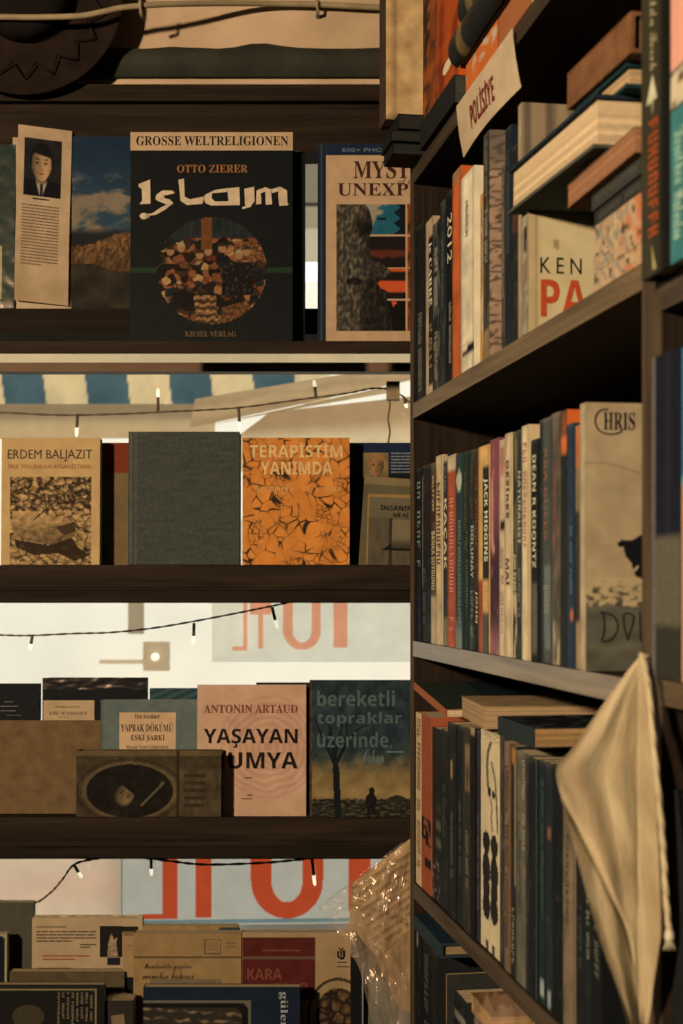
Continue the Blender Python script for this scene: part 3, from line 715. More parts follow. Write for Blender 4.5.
for i, (s, x0, x1, y0, y1) in enumerate((('bereketli', 317, 395, 691.5, 707.5), ('topraklar', 317, 402, 713, 728), ('üzerinde.', 317, 392, 733, 748.5))):
    b.text(s, 'bold', x0, y0, x1, y1, (78, 92, 87), 'title')
b.text('Orhan', 'script', 364, 750, 384, 764, (104, 116, 110), 'author_name')
b.lines(386, 752, 404, 756, 1, (96, 106, 100), 'author_signature', 1, 3)

# ---------------------------------------------------------------- lowest window shelf
G4 = 'books on the lowest window shelf'
b = disp('hardback', 'plain grey book standing at the far left of the lowest window shelf', -45, 32, 904, ZD, 1.90, .016, (74, 66, 52), group=G4, lean=.03)
b = disp('paperback', 'dark blue book corner with pale rounded edge at the left frame border', -60, 6.5, 935, ZD, 1.865, .014, (140, 124, 98), group=G4, lean=.02, fn=lambda x, y: (16, 22, 28) if x < 4.2 and y > 937.5 and not (x > 2 and y < 939.5) else (150, 132, 104))
b = disp('paperback', 'cream book showing its printed back cover with photo of a seated person', 31.5, 142, 919, ZD, 1.895, .014, (176, 142, 108), group=G4, lean=.02, mat='gloss',
         fn=lambda x, y: mix((168, 136, 102), (182, 148, 112), .5 + .5 * n2(x * .05, y * .05)))
b.panel(33, 916.5, 142, 921, lambda x, y: mix((196, 168, 130), (130, 104, 76), .5 + .8 * n2(x * .12, y * .5)), 'folded_edge', 'gloss', -.004)
b.lines(36, 927.5, 66, 929.5, 1, (40, 30, 26), 'heading', 1, 4)
b.lines(36, 932, 96, 944.5, 4, (84, 64, 48)); b.lines(80, 945, 96, 950, 2, (60, 46, 36), wl=3)
b.lines(42, 956, 89, 963, 2, (150, 76, 50), 'red_caption', .7, 5); b.lines(38, 968.5, 92, 970, 1, (60, 46, 36), wl=8)
b.panel(99.5, 927, 122, 958, lambda x, y: (26, 23, 20) if not inpoly(x, y, [(108,943),(111,934),(114,941),(117,938),(116,945),(118,958),(107,958)]) else mix((170, 136, 104), (110, 84, 62), .5 + .8 * n2(x * .3, y * .3)), 'seated_person_photo', step=.6)
b.panel(107, 958.5, 120, 966, (26, 28, 30), 'dark_strip'); b.panel(122, 927.5, 138, 933, (30, 27, 24), 'dark_strip')
b = disp('hardback', 'grey brown book in front of the cream printed back cover, lowest window shelf', 9, 124, 973, ZD, 1.86, .018, (84, 66, 44), group=G4, lean=.03, mat='worn')
def column_cover(x, y):
    if y < 990.5: return (30, 27, 23)
    if y < 992 and x < 95: return (120, 100, 70)
    if 94.5 < x < 96: return (120, 100, 70)
    if x > 96: return (22, 20, 18)
    if math.hypot((x - 28) / 16, (y - 1018) / 12) < 1: return (60, 50, 32)
    return (22, 20, 18)
b = disp('paperback', 'black book with columns of small white writing in the lower left corner', -20, 104, 986, ZD, 1.80, .014, (24, 22, 20), group=G4, lean=.03, fn=column_cover)
for k in range(8):
    mb = MB(); x = 57 + k * 4.7; a0, a1, z0, z1 = b.box(x, 993.5, x + 2.4, 1026 - 3 * (k % 3))
    put_marks(mb, lambda u, v, a0=a0, a1=a1, z0=z0, z1=z1: (b.T + .0006, a0 + v * (a1 - a0), z1 - u * (z1 - z0)), 11, obs((134, 112, 80)), b.rnd); mb.build('column_lettering', 'ink', b.root)
b = disp('paperback', 'narrow cream book with black lower half left of the handwriting book', 122.5, 160, 937, ZD, 1.868, .012, (160, 124, 82), group=G4, lean=.02,
         fn=lambda x, y: (158, 122, 80) if y < 978 else (18, 20, 22) if y < 994 else (24, 26, 28))
b.panel(122.5, 933, 136, 939, (120, 92, 58), 'worn_top', up=-.003); b.lines(127, 946, 134, 949, 1, (140, 84, 52), wl=2)
# dark box with crumpled clear film on top
b = disp('small_box', 'small dark box with crumpled clear film on top, bottom of lowest shelf', 104.5, 133, 1001, ZD, 1.81, .03, (44, 38, 31), group=None, cat='box', lean=0.0)
b.polys([[(111,1016),(124,1014),(125,1026),(112,1026)]], (120, 96, 66), 'printed_mark')
m = MB(); a0, a1, z0, z1 = b.box(106, 999, 131, 1003)
m.grid(lambda u, v: (b.T - .026 + .028 * v, a0 + u * (a1 - a0), b.H + .0012 + .006 * abs(fbm(u * 6, v * 5)) * math.sin(math.pi * u)), 24, 16, (1, 1, 1), True); m.build('clear_film', 'film', b.root)
def hand(x, y):
    c = mix((154, 118, 74), (138, 104, 64), .5 + .5 * n2(x * .05, y * .05))
    if abs(y - 958.6) < .8: return (84, 64, 42)
    if 204 < x < 221 and 940.5 < y < 956 and (x < 205.6 or x > 219.4 or y < 942 or y > 954.4): return (96, 78, 54)
    if 981 < y < 985.5 and 150 < x < 222: return mix(c, (96, 82, 62), .7)
    return c
b = disp('hardback', 'cream book with handwritten script lines and small stamp box, lowest window shelf', 133, 241, 935, ZD, 1.85, .020, (150, 114, 72), group=G4, fn=hand, lean=.03)
b.text('Mandeville yazilar', 'script', 143, 964.5, 191, 972.5, (70, 52, 36), 'title'); b.text('menekse bahcesi', 'script', 142, 973.5, 194, 980.5, (70, 52, 36), 'title')
b.lines(207, 944, 218, 953, 4, (110, 90, 62), 'stamp_text', 1, 3); b.lines(226, 944, 236, 951, 2, (110, 90, 62), 'stamp_text', 1, 3)
b = disp('hardback', 'worn brown book lying behind the handwriting book, only its top showing', 142, 238, 926.5, ZD, 1.885, .014, (150, 112, 70), group=G4, lean=.01, mat='worn')
b.panel(219, 928, 240, 933, (48, 58, 56), 'teal_patch')
def karalib(x, y):
    if 242 < x < 315.5 and 939 < y < 1001:
        c = mix((74, 24, 20), (92, 32, 26), .5 + .5 * n2(x * .08, y * .08))
        if abs(y - 959.5) < 1.2: c = (96, 74, 56)
        return c
    if math.hypot((x - 338) / 31, (y - 1016) / 37) < 1 and y > 978:
        d, p = cell(x * .10, y * .10, 6); k = sstep(.05, .3, d[1] - d[0])
        r = math.hypot((x - 338) / 31, (y - 1016) / 37)
        if r > .92: return (60, 46, 30)
        if r > .72: return (150, 120, 82)
        return mix((34, 24, 16), (134, 92, 56), k * (.6 + .5 * n2(x * .2, y * .2)))
    return mix((168, 132, 92), (152, 118, 80), .5 + .5 * n2(x * .05, y * .05))
b = disp('paperback', 'cream book with dark red title panel and bowl of nuts picture', 241.5, 351, 934, ZD, 1.852, .018, (166, 130, 90), group=G4, fn=karalib, lean=.03)
b.text('KARA', 'bold', 247, 970, 282, 981, (118, 62, 48), 'title'); b.text('KITAP', 'bold', 263, 984, 308, 994, (112, 58, 46), 'title')
b.lines(262, 951, 300, 955, 1, (112, 62, 48), 'series_name', 1, 5)
b.polys([[(x * .234 + 260, y * .234 + 900) for x, y in P] for P in [[(330,225),(338,222),(338,256),(330,252)],[(338,248),(362,248),(358,260),(342,260)],[(352,218),(364,222),(364,250),(355,250)],[(342,214),(350,214),(349,246),(343,246)],[(332,214),(342,208),(342,214)],[(349,208),(360,212),(352,216)]]], (30, 26, 22), 'publisher_emblem')
b.lines(337, 963, 347, 965.5, 1, (50, 40, 32), 'publisher_name', 1, 2); b.lines(337, 967.5, 349, 970, 1, (70, 56, 42), 'publisher_name', 1, 2)
m = MB(); m.box((0, 0, 0), (.012, .14, .012), obs((150, 104, 62)))
def galeri(x, y):
    if x < 251 and y > 1001.5:
        if y < 1004.5 or x > 248 or math.hypot(max(0, x - 236), max(0, 1016 - y)) > 13.5: return (96, 88, 72)
        if y < 1008 or math.hypot(max(0, x - 232), max(0, 1018 - y)) > 9.5: return (18, 18, 18)
        return mix((46, 38, 30), (124, 98, 68), sstep(.1, .8, n2(x * .12, y * .25) + .4 * math.sin((y - 1010 - (x - 180) * .06) * .7)))
    return mix((20, 27, 38), (26, 34, 46), .5 + .5 * n2(x * .06, y * .06))
b = disp('hardback', 'navy blue book with rounded picture frame and vertical white word, bottom shelf', 143, 300, 988.5, ZD, 1.802, .018, (24, 31, 43), group=G4, fn=galeri, lean=.03, mat='gloss')
mb = MB(); a0, a1, z0, z1 = b.box(278.5, 993, 288, 1034)
put_text(mb, 'güleri', 'serif', lambda u, v: (b.T + .0006, a0 + v * (a1 - a0), z1 - u * (z1 - z0)), obs((150, 146, 134))); mb.build('title', 'ink', b.root)
b = disp('hardback', 'black spine standing upright between nuts picture book and pale grey green book', 350.5, 362, 958, ZD, 1.845, .11, (20, 18, 16), group=G4, lean=.0)
b = disp('paperback', 'pale grey green book under the clear sleeve of old paper', 363.5, 455, 968, ZD, 1.86, .014, (96, 92, 76), group=G4, lean=.02)

# clear sleeve with an old printed leaf, leaning at the bookcase end
SY = 1.775
t = thing('plastic_sleeve', 'crumpled clear plastic sleeve with old yellowed printed page beside the bookcase end', 'sleeve', (xat(385, SY), SY, ZD + .0006))
O = Vector(t.location)
def quadgrid(m, Pq, nu, nv, colf, dep, smooth=True):
    def pos(u, v):
        a = [Pq[0][i] * (1-u)*(1-v) + Pq[1][i] * u*(1-v) + Pq[2][i] * u*v + Pq[3][i] * (1-u)*v for i in range(2)]
        return at(a[0], a[1], SY + dep(u, v)) - O
    m.grid(pos, nu, nv, colf, smooth)
BOT = HY - (ZD - HC) / SY * F - 1
m = MB()
quadgrid(m, [(348, 940), (352, 884), (411, 838), (411, 992)], 40, 40, lambda u, v: obs(mix(mix((196, 152, 102), (168, 124, 78), .5 + .8 * fbm(u * 4, v * 4)), (120, 86, 54), .6 * sstep(.03, .0, abs(u + v * .2 - .62)))), lambda u, v: .012 + .004 * fbm(u * 3, v * 3))
pg = m.build('old_page', 'oldpage', t)
m = MB(); rr = random.Random(5)
for k in range(13):
    c0 = (352 + k * 2.6, 894 + k * 7.4 - 4); c1 = (410, 854 + k * 8.6)
    if k > 8: c0 = (380, c0[1])
    put_marks(m, lambda u, v, c0=c0, c1=c1: at(c0[0] + u * (c1[0] - c0[0]), c0[1] + u * (c1[1] - c0[1]) - v * 2.6, SY + .0065) - O, 20, obs((60, 42, 28)), rr)
m.build('faded_lettering', 'ink', t)
m = MB()
quadgrid(m, [(352, 930), (368, 950), (411, 1002), (360, 960)], 8, 8, obs((48, 45, 38)), lambda u, v: .006)
quadgrid(m, [(376, 960), (411, 930), (411, 1012), (400, 1010)], 14, 14, lambda u, v: obs(mix((180, 138, 90), (140, 104, 66), .5 + .7 * fbm(u * 4, v * 4))), lambda u, v: .003)
m.build('folded_page', 'oldpage', t)
m = MB()
def cru(u, v): return -.012 + .008 * fbm(u * 3.2 + 2, v * 3.1, 4, 4)
quadgrid(m, [(318, 907), (336, 893), (402, 842), (372, 985)], 60, 60, (1, 1, 1), cru)
quadgrid(m, [(340, 930), (402, 842), (414, 842), (414, BOT)], 60, 60, (1, 1, 1), lambda u, v: cru(v, u) - .003)
quadgrid(m, [(356, 955), (380, 940), (414, 990), (386, BOT)], 40, 40, (1, 1, 1), lambda u, v: cru(u + 3, v) - .005)
m.build('clear_film', 'film', t)

# ---------------------------------------------------------------- hat, cable, fairy lights
HYW = 1.905
hc = at(25, -3, HYW); R_ = 98.5 / F * HYW
t = thing('felt_hat', 'dark brown wide-brimmed hat with zigzag stitching hanging on the plaster wall', 'hat', hc)
def hm(x, y, h): return (x, -h + .020 * (1 - math.hypot(x, y) / R_) * 0, y)
m = MB(); prof = [(0.0005, -.004), (R_ * .45, -.004), (R_ * .8, -.002), (R_ * .97, .004), (R_, .006), (R_ * 1.004, .003), (R_ * .985, -.001), (R_ * .8, -.008), (R_ * .45, -.011)]
m.lathe(prof, hm, 96); m.build('brim', 'hat', t)
m = MB(); rc = R_ * .46
m.lathe([(rc, -.002), (rc * .99, .008), (rc * .95, .016), (rc * .86, .026), (rc * .6, .031), (.0005, .028)], lambda x, y, h: (x * 1.02, -h, y), 64); m.build('crown', 'hatdark', t)
m = MB(); m.lathe([(rc * 1.01, .004), (rc * 1.02, .012), (rc * 1.0, .02)], lambda x, y, h: (x * 1.02, -h, y), 64); m.build('hat_band', 'thread', t)
zz = []
for k in range(37):
    th = math.radians(-90 + (k - 18) * 9.73); r = R_ * (.84 if k % 2 == 0 else .69)
    zz.append((r * math.cos(th), -.0035 if k % 2 else -.006, r * math.sin(th)))
m = MB()
for i in range(36): m.tube([(zz[i][0], -.006, zz[i][2]), (zz[i+1][0], -.006, zz[i+1][2])], .0011, n=6)
m.build('zigzag_stitching', 'thread', t)
m = MB(); m.tube([(0, .003, R_ * .1), (0, 1.948 - HYW, R_ * .1)], .003, n=8); m.build('hook', 'steel', t)
CYW = 1.868
pts = [(-800, 24), (-500, 20), (-240, 19), (-120, 18), (-60, 17.5), (0, 17), (30, 17.3), (62, 16.8), (84, 15.5), (104, 11.5), (120, 8), (138, 6), (165, 4.2), (220, 3.2), (270, 3.6), (320, 4.6), (360, 6.6), (400, 8), (470, 7)]
t = thing('electric_cable', 'beige electric cable clipped across the wall just below the upper picture edge', 'cable', at(140, 6, CYW))
O = Vector(t.location)
def cat(P, n=6):
    out = []
    for i in range(len(P) - 1):
        p0, p1, p2, p3 = P[max(i-1, 0)], P[i], P[i+1], P[min(i+2, len(P)-1)]
        for k in range(n):
            s = k / n
            out.append(tuple(.5 * ((2*p1[j]) + (-p0[j]+p2[j])*s + (2*p0[j]-5*p1[j]+4*p2[j]-p3[j])*s*s + (-p0[j]+3*p1[j]-3*p2[j]+p3[j])*s**3) for j in range(len(p1))))
    out.append(tuple(P[-1])); return out
def cdep(x): return CYW + (1.94 - CYW) * sstep(150, 250, x) + (1.94 - CYW) * 0
m = MB(); m.tube([at(x, y, CYW + .076 * sstep(124, 290, x)) - O for x, y in cat(pts)], lambda s: .0039, n=10); m.build('sheath', 'cable', t)
for x, y in ((-420, 22), (141, 8), (317.5, 7)):
    Y = CYW + .076 * sstep(124, 290, x); c = at(x, y, Y) - O; m = MB()
    m.tube([c + Vector((0, -.006 + .0, .008)), c + Vector((0, -.007, .0)), c + Vector((0, -.004, -.007)), c + Vector((0, 1.958 - Y if Y > 1.9 else .02, -.008))], .0026, n=8); m.build('clip', 'cable', t)

def fairy(label, cords, bulbs, Y, r=.0009, twist=True, extra=None):
    t = thing('fairy_lights', label, 'fairy lights', at(cords[0][0][0], cords[0][0][1], Y), group='fairy light strings along the window')
    O = Vector(t.location)
    m = MB()
    for P in cords:
        cp = cat(P, 10); L_ = 0.0
        for s in (0, math.pi) if twist else (0,):
            tw = []
            for i, (x, y) in enumerate(cp):
                a = s + i * .9
                tw.append(at(x, y, Y) - O + Vector((0, math.cos(a) * r * .9, math.sin(a) * r * .9)) * (1 if twist else 0))
            m.tube(tw, r, n=6)
    m.build('cord', 'wire', t)
    for x0, y0, x1, y1 in bulbs:
        p0, p1 = at(x0, y0, Y) - O, at(x1, y1, Y) - O; q = p0.lerp(p1, .6)
        m = MB(); m.tube([p0, q], .0022, n=8); h = m.build('bulb_holder', 'wire', t)
        m = MB(); m.tube([q, q.lerp(p1, .3), q.lerp(p1, .8), p1], lambda s: .0026 * math.sqrt(max(.05, 1 - (s * 1.0) ** 3)), n=10); m.build('bulb', 'bulb', t)
    if extra: extra(t, O)
    return t
FY = 1.985
def jbox(t, O):
    a, c = at(386.5, 400, FY) - O, at(399.5, 382, FY) - O; m = MB(); m.box((a.x, -.008, a.z), (c.x, .012, c.z)); m.build('junction_box', 'cable', t)
    m = MB(); m.tube([at(389 + .9 * math.sin(k * .7), 398 + k * 3.0, FY) - O for k in range(17)], .0014, n=6); m.build('hanging_lead', 'wire', t)
fairy('fairy lights with a small junction box in the upper window gap', [[(-620, 404), (-320, 418), (-60, 411), (0, 412.5), (60, 415), (120, 414), (170, 411.5), (205, 410), (245, 407), (300, 399.5), (345, 393.5), (372, 388.5), (390, 389)], [(392, 390), (404, 397), (410, 402), (430, 405)]],
      [(77.5, 414, 76.5, 437), (158, 411, 158, 388), (238.5, 407, 240, 432), (316, 397, 314, 380), (404, 398, 407, 408)], FY, extra=jbox)
fairy('fairy lights sagging across the bright middle window gap', [[(-620, 640), (-320, 622), (-60, 633), (0, 635), (30, 635.5), (75, 633.5), (110, 632.5), (150, 628.5), (190, 622), (235, 613.5), (262, 608), (284, 603.5), (310, 598)]],
      [(32.5, 635, 30, 650), (194, 623, 193.5, 645), (272, 607, 277.5, 629)], FY)
fairy('fairy lights above the red price figures in the lowest window gap', [[(-620, 880), (-320, 902), (-40, 896), (0, 901), (33, 903), (50, 893), (62, 880), (75, 864), (100, 858)], [(130, 856), (170, 861), (205, 864.5), (260, 863), (300, 859.5), (335, 855)]],
      [(73.5, 864, 82, 878), (151, 858, 151.5, 876), (312, 859, 315, 886)], FY, r=.0011)

# ---------------------------------------------------------------- outside the window
def canv(t, name, P, col, Y, nu=4, nv=4, mat='canvas'):
    O = Vector(t.location); m = MB()
    def pos(u, v):
        a = [P[0][i]*(1-u)*(1-v) + P[1][i]*u*(1-v) + P[2][i]*u*v + P[3][i]*(1-u)*v for i in range(2)]
        y = Y(u, v) if callable(Y) else Y
        return at(a[0], a[1], y) - O
    m.grid(pos, nu, nv, col, True); return m.build(name, mat, t)
AY = 3.3
t = thing('awning', 'blue and white striped awning edge seen through the upper window gap', 'awning', at(100, 390, AY))
def stripes(u, v):
    x = -140 + u * 470 - (1 - v) * 4 + 0; k = math.floor((x - 1 + v * -0) / 41.8)
    c = raw((82, 112, 132)) if k % 2 == 0 else raw((238, 222, 186))
    return tuple(q * (1 - .16 * max(0, fbm(x * .06, v * 2.2))) for q in c)
canv(t, 'striped_valance', [(-140, 404), (330, 404), (330, 372), (-140, 372)], stripes, lambda u, v: AY + .02 * math.sin(u * 60) * (1 - v), 300, 8)
canv(t, 'canvas_roof', [(-140, 372), (330, 372), (330, 330), (-140, 330)], raw((205, 190, 165)), lambda u, v: AY + 1.2 * v, 2, 2)
t = thing('canvas_sheet', 'pale canvas sheet stretched low behind the fairy lights of the upper gap', 'sheet', at(120, 420, 3.1))  # flat canvas sheet standing free outdoors, nothing spans overhead
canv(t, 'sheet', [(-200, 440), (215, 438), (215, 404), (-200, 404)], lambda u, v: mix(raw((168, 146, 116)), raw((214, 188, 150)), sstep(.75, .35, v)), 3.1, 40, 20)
t = thing('tent_canvas', 'pale folded canvas slanting up to the right beyond the upper window gap', 'awning', at(300, 400, 2.9))  # slanting tent arm with folded canvas, no roof of its own
canv(t, 'folded_canvas', [(190, 428), (195, 399), (345, 374), (440, 374)], lambda u, v: mix(raw((214, 186, 148)), raw((172, 146, 114)), .5 + .5 * fbm(u * 3, v * 3)), 2.9, 20, 20)
canv(t, 'white_arm', [(200, 427), (300, 408), (395, 392), (394, 385)], raw((218, 200, 166)), 2.88, 12, 4)
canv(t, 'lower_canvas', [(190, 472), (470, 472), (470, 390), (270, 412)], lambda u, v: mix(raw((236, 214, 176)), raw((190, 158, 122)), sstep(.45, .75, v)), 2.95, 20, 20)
t = thing('added_grey_board', 'added grey board outside, seen in the narrow gap beside the statue book', 'shutter', at(300, 200, 2.6))  # grey board added outside so the gap reads grey instead of white
canv(t, 'added_board_face', [(200, 262), (420, 262), (420, 60), (200, 60)], lambda u, v: raw((70, 66, 58)) if abs(262 - v * 202 - 204) < 2.2 else raw((216, 208, 186)) if v < .17 else raw((176, 166, 146)) if v < .3 else raw((150, 142, 126)), 2.6, 6, 100)
t = thing('shop_rail', 'light painted rail running just under the top window shelf outside', 'rail', at(100, 360, 2.5))
canv(t, 'rail', [(-300, 366), (520, 366), (520, 345), (-300, 345)], raw((226, 206, 170)), 2.5)
PY = 2.45
def glyph10(x, y, gl):
    for k, a in gl:
        if k == 'r' and a[0] <= x <= a[2] and a[1] <= y <= a[3]: return True
        if k == 'o':
            cx, rx, t_, yb = a
            # rounded zero whose lower bowl ends at yb
            yy = y - (yb - rx * 1.05)
            ro = math.hypot((x - cx) / rx, max(0, yy) / (rx * 1.05)); ri = math.hypot((x - cx) / (rx - t_), max(0, yy) / (rx * 1.05 - t_ * .8))
            if ro <= 1 and ri >= 1 and y > yb - 150: return True
    return False
UP = [('r', (232, 647, 247.5, 650)), ('r', (243, 590, 247.5, 650)), ('r', (258, 590, 263.5, 648.5)), ('r', (250, 600, 271, 614)), ('o', (302, 19, 9.5, 650)), ('r', (334, 560, 347.5, 647.5))]
LO = [('r', (140, 914, 176.5, 919)), ('r', (163, 800, 177, 919)), ('r', (195.5, 800, 211, 918)), ('o', (287, 36, 20.5, 919)), ('r', (349, 790, 370, 912))]
t = thing('price_sign', 'white paper poster with faint pink reversed price, seen from behind in the middle gap', 'poster', at(300, 640, PY + .25), group='price posters outside the window')
canv(t, 'sheet', [(212, 662), (470, 662), (470, 520), (212, 520)], lambda u, v: raw((250, 176, 146)) if glyph10(212 + u * 258, 662 - v * 142, UP) else raw((250, 250, 240)), PY + .25, 260, 142)  # letters kept pale: outdoor haze and glare painted into their colour
t = thing('price_sign', 'white paper poster with large orange red reversed price in the lowest window gap', 'poster', at(260, 890, PY), group='price posters outside the window')
canv(t, 'sheet', [(120, 926), (470, 922), (470, 740), (120, 740)], lambda u, v: raw((206, 84, 52)) if glyph10(120 + u * 350, 926 - 3 * u - v * 185, LO) else raw((120, 150, 160)) if abs(926 - v * 186 - 922.5) < 1.6 or u < .006 else raw((202, 202, 198)), PY, 350, 186)
t = thing('paper_sheet', 'blank cream paper hanging left of the red price poster in the lowest gap', 'paper', at(50, 890, PY - .03))  # blank sheet of paper, carries no writing
canv(t, 'sheet', [(-200, 925), (121, 925), (121, 740), (-200, 740)], lambda u, v: mix(raw((248, 226, 204)), raw((248, 202, 180)), .5 * sstep(.3, .9, u) * sstep(.2, 0, abs(v - .2))), PY - .03, 30, 20)
t = thing('wall_lamp', 'small square outdoor lamp plate with round light beyond the middle gap', 'lamp', at(155, 656, 3.4))
O = Vector(t.location)
m = MB(); a, c = at(143, 671, 3.4) - O, at(168.5, 642, 3.4) - O; m.box((a.x, 0, a.z), (c.x, .03, c.z)); m.build('plate', noisy('lamp_plate', (0.5, 0.47, 0.38), (0.56, 0.53, 0.43), 8), t)
m = MB(); q = at(155.5, 657, 3.4) - O; m.lathe([(.0005, .02), (.006, .018), (.009, .01), (.0095, 0)], lambda x, y, h: (q.x + x, -h, q.z + y), 20); m.build('round_light', 'bulb', t)
m = MB(); a, c = at(99, 664, 3.4) - O, at(143, 660, 3.4) - O; m.box((a.x, 0.005, a.z), (c.x, .02, c.z)); m.build('bracket_arm', noisy('lamp_arm', (0.62, 0.6, 0.5), (0.7, 0.66, 0.56), 8), t)
t = thing('hanging_post', 'short grey metal post hanging above the square outdoor lamp', 'post', at(135, 600, 3.5))
O = Vector(t.location); m = MB(); a, c = at(128, 634, 3.5) - O, at(142.5, 560, 3.5) - O; m.box((a.x, 0, a.z), (c.x, .03, c.z)); m.build('post', noisy('post_paint', (0.34, 0.34, 0.28), (0.42, 0.41, 0.35), 8), t)
ILL = tuple(q * 1.12 for q in ILL); TONE = (0.95, 0.92, 0.84)                  # the case stands closer to the lamp than the window shelves
# ---------------------------------------------------------------- the bookcase along the aisle
ZS = [HC + (HY - y) / F * P0.y for y in (169, 403.5, 641, 882.3)]
ZS.append(ZS[3] - 0.268); ZS.insert(0, ZS[0] + 0.262)      # index 0: shelf above, 1..4 in view, 5 below
TE = pxt(642); PT = 0.0150; ST = 0.0168; DP = 0.215
def case(label, t0, t1, zs, top, far=True):
    t = thing('bookcase', label, 'bookcase', bp(t0 - PT, 0, 0), (0, 0, BROT), group='bookcases along the aisle')
    w = t1 - t0 + 2 * PT
    for x in (0, w - PT):
        m = MB(); m.box((x, .0012, 0), (x + PT, DP, top)); pn = m.build('side_panel', 'panel', t)
        m = MB(); m.box((x, 0, 0), (x + PT, .0012, top)); m.build('edge_strip', 'edge_z', pn)
    m = MB(); m.box((PT, DP - .006, 0), (w - PT, DP, top)); m.build('back_panel', 'backpanel', t)
    for i, z in enumerate(zs):
        m = MB(); m.box((PT, .0012, z - ST), (w - PT, DP - .006, z)); sh = m.build('shelf', 'board', t)
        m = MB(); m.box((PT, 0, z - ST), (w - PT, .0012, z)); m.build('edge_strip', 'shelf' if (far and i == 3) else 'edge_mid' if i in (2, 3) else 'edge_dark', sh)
    m = MB(); m.box((PT, .01, 0), (w - PT, .025, .07)); m.build('plinth', 'panel', t)
    m = MB(); m.box((0, 0, top), (w, DP, top + PT)); m.build('top_panel', 'panel', t)
    return t
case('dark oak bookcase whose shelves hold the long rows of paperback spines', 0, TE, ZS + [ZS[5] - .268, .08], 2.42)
TN = TE + 2 * PT + .0006
ZN1 = pxz(288, pxt(652)); ZN2 = pxz(677, pxt(660))
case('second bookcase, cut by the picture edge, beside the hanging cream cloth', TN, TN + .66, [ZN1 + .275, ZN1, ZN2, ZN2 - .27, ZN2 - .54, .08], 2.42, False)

def spf(base, panels=(), mot=None, stripes=None):
    def f(u, v):
        c = base
        for p in panels:
            if p[0] <= v <= p[1] and (len(p) < 4 or p[3] <= u <= p[4]): c = p[2]
        if mot:
            k = sstep(mot[2] - .15, mot[2] + .15, fbm(u * mot[1] * .35 + base[0], v * mot[1], base[1] * .37, 4)); c = mix(c, mot[0], k * (mot[3] if len(mot) > 3 else 1))
        e = (.80 + .20 * sstep(0, .25, u) * sstep(1, .8, u)) * (1 + .15 * fbm(u * 1.2 + base[2], v * 9 + base[0], 7, 4))  # shading painted into the colour along both spine edges
        g = (c[0] * .35 + c[1] * .45 + c[2] * .2); c = mix(c, (g * 1.06, g, g * .86), .14)          # faded by handling
        w_ = sstep(.35, .7, fbm(u * 2 + base[1], v * 26 + base[0], 3, 3)) * .35 + .5 * sstep(.985, 1, v + .004 * n2(u * 4, base[0]))
        return mix(tuple(q * e for q in c), (136, 116, 90), w_ * (.5 if sum(base) < 160 else .7))
    return f
ORD = ['first','second','third','fourth','fifth','sixth','seventh','eighth','ninth','tenth','eleventh','twelfth','thirteenth','fourteenth','fifteenth','sixteenth','seventeenth','eighteenth','nineteenth','twentieth','twenty-first','twenty-second','twenty-third','twenty-fourth','twenty-fifth']
def row(items, zs, where, group):
    rr = random.Random(11); out = []; last = .0004
    for i, it in enumerate(items):
        px0, px1, yt, col, desc, o = it
        v = o.get('v', rr.uniform(.002, .005)); t0 = max(pxt(px0, v), last + .0004); t1 = max(pxt(px1, v), t0 + .0035); T = t1 - t0; last = t1
        H = pxz(yt, t0, v) - zs; W = o.get('W', rr.uniform(.118, .132))
        lab = o.get('label') or '%s, %s from the window end, %s' % (desc, ORD[i], where)
        b = Book(o.get('name', 'paperback'), lab, bp(t0, v, zs + .0003), (0, 0, BROT), T, W, H, col, hard=o.get('hard', False),
                 mat=o.get('mat', 'gloss' if i % 3 else 'paper'), page=o.get('page', PAGE), front=o.get('front'), nf=o.get('nf'), fk=o.get('fk', 1.0),
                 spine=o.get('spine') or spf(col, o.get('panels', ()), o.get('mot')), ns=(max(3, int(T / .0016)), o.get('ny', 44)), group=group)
        for q in o.get('txt', ()): b.spine_text(q[0], q[1], q[2], q[3], q[4], *(q[5:7] if len(q) > 6 else ()))
        for q in o.get('mk', ()): b.spine_marks(q[0], q[1], q[2], q[3], *(q[4:6] if len(q) > 5 else ()))
        out.append(b)
    return out
CR = (196, 164, 122); WH = (206, 178, 140); DK = (24, 24, 22); BK = (18, 18, 17)

# --- upper row
def ornate(u, v):
    x, y = u * 26, v * 150; c = mix((168, 130, 102), (136, 102, 80), .5 + .5 * n2(x * .3, y * .12))
    for cx, cy in ((5, 18), (9, 44), (4, 66), (8, 92), (5, 114), (8, 138)):
        r = math.hypot(x - cx, y - cy)
        if r < 13 and abs((r % 4.2) - 2.1) < .55: c = mix(c, (66, 52, 42), .8)
        if r < 2.2: c = (112, 60, 44)
    if abs(n2(x * .25, y * .16, 4)) < .035: c = mix(c, (74, 58, 46), .8)
    return mix(c, (72, 64, 54), .6 * sstep(.80, .9, v))
def kencover(u, v):
    x = u * .13; y = v
    c = mix((210, 180, 134), (196, 164, 118), .5 + .5 * n2(u * 5, v * 5)); c = mix(c, (176, 142, 98), .6 * sstep(.012, .004, x))
    if abs(x - .0065) < .0006: c = (166, 134, 92)
    if math.hypot((x - .023) / .0022, (v - .72) / .045) < 1: c = mix(c, (120, 92, 56), .6)
    return c
